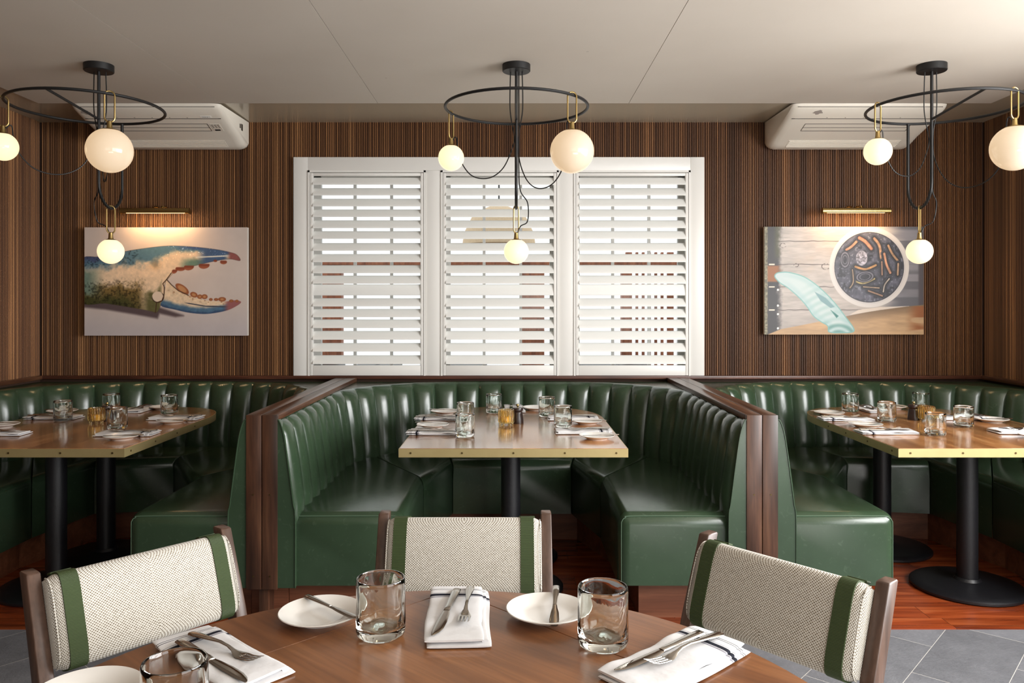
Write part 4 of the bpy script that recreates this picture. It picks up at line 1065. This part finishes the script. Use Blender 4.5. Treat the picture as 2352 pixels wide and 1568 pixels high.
# right booth
T = 'on the right booth table'
setting('the far left place '+T, (1942, 960), L_, (1905, 947.5))
setting('the near left place '+T, (2035, 989.5), L_, (1988, 974))
setting('the back place '+T, (1996, 938), 0, (2050, 933.5))
setting('the far right place '+T, (2205, 957), R_, (2278, 963))
setting('the near right place '+T, (2345, 988), R_, (2385, 1000))
for v, (px, py, lb) in enumerate(((1953, 946, 'clear tumbler at the back left '+T), (2036.5, 969, 'clear tumbler left of the pepper grinder '+T), (2115, 944, 'clear tumbler standing behind the candle holder '+T), (2148.5, 1000, 'clear tumbler nearest the front edge '+T), (2213, 981, 'clear tumbler at the far right place '+T))):
    tumbler(*g(px, py), lb, v+1)
candle(*g(2128.5, 967), 'ribbed amber candle holder in the middle of the right booth table')
pepper(*g(2098.5, 963.5), 'dark pepper grinder with a brass knob on the right booth table')

# ------------------------------------------------------------------ round drop-leaf table in front
RC, RR = (-.125, 1.01), .64
rt = thing('round_table', 'round wooden drop-leaf table in the foreground with four curved leaves up', 'table', (RC[0], RC[1], 0), 0)
q = RR*.9985
b = BM(); gp = .0008
sq = [(0, q-gp*2), (-(q-gp*2), 0), (0, -(q-gp*2)), (q-gp*2, 0)]
prism(b, sq, TT-.028, TT, .0008, 1); obj('tabletop', b, M['round_top'], rt, 25)
for k in range(4):
    b = BM(); a0 = PI/2*k
    pl = [(RR*math.cos(a0+PI/2*i/28), RR*math.sin(a0+PI/2*i/28)) for i in range(29)]
    prism(b, pl, TT-.028, TT-.0003, .0008, 1); obj('curved_leaf', b, M['round_leaf'], rt, 25)
b = BM(); tube(b, [(0, 0, .03), (0, 0, TT-.03)], .046, 28); obj('column', b, M['castiron'], rt)
b = BM(); lathe(b, [(.27, 0), (.285, .006), (.285, .016), (.27, .024), (.09, .036), (.06, .042), (.052, .055)], 48); obj('base_disc', b, M['castiron'], rt, 40)

def ends(p0, p1, z):
    A, B = atz(*p0, z), atz(*p1, z); c = (A+B)/2; d = A-B
    return c.x, c.y, math.atan2(-d.x, d.y)
T = 'round front table'
napkin(-.492, 1.316, math.radians(48), 'folded striped napkin at the left place on the round front table', 0)
napkin(-.105, 1.497, math.radians(3), 'folded striped napkin in the middle of the round front table', 1)
napkin(.272, 1.305, math.radians(-49), 'folded striped napkin at the right place on the round front table', 2)
KZ = NZ-.001
x, y, r = ends((411, 1471), (570, 1563), KZ+.004); knife(x, y, r, 'steel table knife on the left napkin of the round front table', KZ)
x, y, r = ends((446, 1456), (588, 1517), KZ+.004); fork(x, y, r, 'steel fork on the left napkin of the round front table', KZ)
x, y, r = ends((1052, 1349), (995, 1463), KZ+.004); knife(x, y, r, 'steel table knife on the middle napkin of the round front table', KZ)
x, y, r = ends((1080, 1351), (1063, 1432), KZ+.004); fork(x, y, r, 'steel fork on the middle napkin of the round front table', KZ)
x, y, r = ends((1619, 1448), (1407, 1543), KZ+.004); knife(x, y, r, 'steel table knife on the right napkin of the round front table', KZ)
x, y, r = ends((1646, 1462), (1500, 1527), KZ+.004); fork(x, y, r, 'steel fork lying over the knife on the right napkin of the round front table', KZ+.003)
plate(*g(737, 1409, TT+.01), 'white side plate left of the middle napkin on the round front table')
plate(*g(1257, 1403, TT+.01), 'white side plate right of the middle napkin on the round front table')
plate(-.645, 1.187, 'white side plate cut by the bottom left of the photo, on the round front table')
x, y, r = ends((700, 1365), (822, 1421), TT+.02); butter_knife(x, y, r, 'butter knife across the plate left of the middle napkin, round front table', TT+.0163)
x, y, r = ends((1278, 1352), (1270, 1432), TT+.016); butter_knife(x, y, r, 'butter knife resting in the plate right of the middle napkin, round front table', TT+.0135, math.radians(5))
tumbler(-.2385, 1.425, 'green-tinged tumbler beside the middle napkin on the round front table', 0)
tumbler(.160, 1.382, 'clear tumbler right of the centre on the round front table', 1)
tumbler(-.470, 1.092, 'tumbler cut by the bottom edge at the left of the round front table', 2)

# ------------------------------------------------------------------ dining chairs round the front table
def make_chair(lb):
    t = thing('dining_chair', lb, 'chair', (0, 0, 0), 0, 'cushion-backed chairs round the front table')
    rr = lambda w, d, x, y, z: [(x+w/2*math.copysign(abs(math.cos(a))**.22, math.cos(a)), y+d/2*math.copysign(abs(math.sin(a))**.22, math.sin(a)), z) for a in [2*PI*i/16 for i in range(16)]]
    for s in (-1, 1):
        b = BM(); x = s*.214
        loft(b, [rr(.024, .026, x, .035, 0), rr(.028, .034, x, -.075, .30), rr(.030, .044, x, -.125, .44), rr(.030, .046, x, -.070, .62), rr(.028, .042, x, -.006, .797), rr(.024, .036, x, -.005, .80)]); obj('back_post', b, M['chairwood'], t, 50)
        b = BM(); loft(b, [rr(.024, .024, x, -.425, 0), rr(.032, .034, x, -.41, .41), rr(.030, .032, x, -.41, .415)]); obj('front_leg', b, M['chairwood'], t, 50)
        b = BM(); box(b, x-.011, x+.011, -.40, -.13, .36, .405, .004); obj('side_rail', b, M['chairwood'], t)
    b = BM(); box(b, -.203, .203, -.42, -.40, .36, .405, .004); obj('front_rail', b, M['chairwood'], t)
    b = BM(); box(b, -.225, .225, -.43, -.10, .405, .465, .022, 4); obj('seat', b, M['weave'], t, 50)
    th = math.radians(-19.5)
    for zc, yc in ((.752, .010), (.625, -.040)):
        b = BM(); box(b, -.203, .203, -.008, .010, -.014, .014, .004); obj('back_rail', b, M['chairwood'], t, 35, (0, yc, zc), (th, 0, 0))
    # cushion: rounded slab, slightly hollow towards the sitter
    b = BM(); rings = []; n = 24
    for i in range(n+1):
        f = -1+2*i/n; x = f*.200; k = (1-abs(f)**14)**.5 if abs(f) < 1 else 0
        kk = .62+.38*k; rings.append([(x, yy-.006*(1-f*f), zz) for yy, zz in [(.036*kk*math.copysign(abs(math.cos(a))**.62, math.cos(a)), .096*(.9+.1*k)*math.copysign(abs(math.sin(a))**.38, math.sin(a))) for a in [2*PI*j/36 for j in range(36)]]])
    loft(b, rings)
    cu = obj('back_cushion', b, M['weave'], t, 60, (0, -.066, .702), (th, 0, 0))
    for s in (-1, 1):
        b = BM(); tube(b, catmull([(s*.1965, -.001+.031*math.cos(a), .0905*math.copysign(abs(math.sin(a))**.5, math.sin(a))) for a in [PI/2+PI*j/10 for j in range(11)]], 3), .0016, 6); obj('seam_piping', b, M['weave'], cu)
        b = BM(); rings = []
        for x in (s*.163-.017, s*.163+.017):
            rings.append([(x, yy-.006*(1-(x/.2)**2), zz) for yy, zz in [(.0382*math.copysign(abs(math.cos(a))**.62, math.cos(a)), .0982*math.copysign(abs(math.sin(a))**.38, math.sin(a))) for a in [2*PI*j/36 for j in range(36)]]])
        rings.append([(rings[1][0][0], y*.9, z*.95) for _, y, z in rings[1]]); rings.insert(0, [(rings[0][0][0], y*.9, z*.95) for _, y, z in rings[0]])
        loft(b, rings, False); st = obj('strap', b, M['webbing'], cu, 40)
        b = BM(); box(b, s*.163-.021, s*.163+.021, .006, .024, .0955, .1005, .0015); obj('buckle', b, M['webbing'], st)
    return t
c0 = make_chair('oak dining chair facing the camera in front of the centre booth'); c0.location = (-.124, 2.09, 0)
dup(c0, 'dining chair at the left of the round table, turned to the right', (-.862, 1.785, 0), math.radians(50))
dup(c0, 'dining chair at the right of the round table, turned to the left', (.618, 1.737, 0), math.radians(-50))

# ------------------------------------------------------------------ verandah seen between the louvres
b = BM(); box(b, -9, 9, 5.3, 16, -.2, -.12); struct('deck', b, plain('pale_deck', srgb(200, 190, 178), .8))
VY = 9.0
def vx(px): return (px-CX)*VY/F
def vz(py): return EYE+(HY-py)*VY/F
b = BM(); box(b, -5, 5, VY-.06, VY+.10, vz(609), vz(596), .01); tag(obj('timber_beam', b, M['timber'], None), 'red-brown timber beam across the verandah outside the window', 'beam')
for (a, c), lb in (((733, 786), 'timber post outside behind the left shutter panel'), ((1197, 1250), 'timber post outside behind the middle shutter panel'), ((1427, 1444), 'slim timber post outside behind the right shutter panel')):
    b = BM(); box(b, vx(a), vx(c), VY-.05, VY+.09, -.12, vz(609), .008)
    tag(obj('timber_post', b, M['timber']), lb, 'post', 'verandah posts')
sc = thing('slatted_screen', 'upright timber slat screen outside behind the right shutter panel', 'screen', (vx(1505), VY+.3, -.12))
x = vx(1446)-vx(1505); i = 0
while x < vx(1572)-vx(1505):
    w = .03 if i % 6 else .075
    b = BM(); box(b, x, x+w, 0, .05, 0, vz(575)+.12, .004); obj('upright_slat', b, M['timber'], sc); x += w+.045; i += 1
for (a, c), lb in (((731, 802), 'dark outdoor table seen under the lowest louvre at far left'), ((840, 882), 'dark outdoor table seen under the lowest louvre, right half of the left panel'), ((890, 930), 'dark outdoor table under the lowest louvre beside the left mullion'), ((1035, 1120), 'dark outdoor table under the lowest louvre of the middle panel'), ((1328, 1400), 'dark outdoor table under the lowest louvre, left half of the right panel'), ((1408, 1470), 'dark outdoor table under the lowest louvre, right half of the right panel')):
    t = thing('outdoor_table', lb, 'table', ((vx(a)+vx(c))/2, VY-.5, -.12), 0, 'dark tables on the verandah')
    hw = (vx(c)-vx(a))/2; zt = EYE+(HY-836)*(VY-.5)/F+.12
    b = BM(); box(b, -hw, hw, -.3, .3, zt-.05, zt, .004); obj('tabletop', b, M['black'], t)
    for sx in (-1, 1):
        b = BM(); box(b, sx*hw*.85-.015, sx*hw*.85+.015, -.25, .25, 0, zt-.05, .004); obj('leg_frame', b, M['black'], t)
# big woven pendant outside
pw = thing('woven_pendant', 'wide woven cane pendant lamp outside behind the middle shutter panel', 'lamp', (vx(1150), VY-1.2, 0))
d2 = VY-1.2; k = d2/F
b = BM(); n = 64
zz = lambda py: EYE+(HY-py)*k
lathe(b, [(.05, zz(470)), (58*k, zz(490)), (70*k, zz(515)), (80*k, zz(535)), (84*k, zz(562)), (82*k, zz(562)), (78*k, zz(535)), (56*k, zz(492)), (.04, zz(472))], n)
obj('cane_shade', b, M['basket'], pw, 30)
b = BM(); tube(b, [(0, 0, zz(470)), (0, 0, zz(330))], .008, 8); obj('cord', b, M['black'], pw)

b = BM(); box(b, vx(1150)-.05, vx(1150)+.05, WALL+.2, VY+.3, EYE+(HY-330)*k, EYE+(HY-330)*k+.15); struct('trim_5', b, M['timber'])
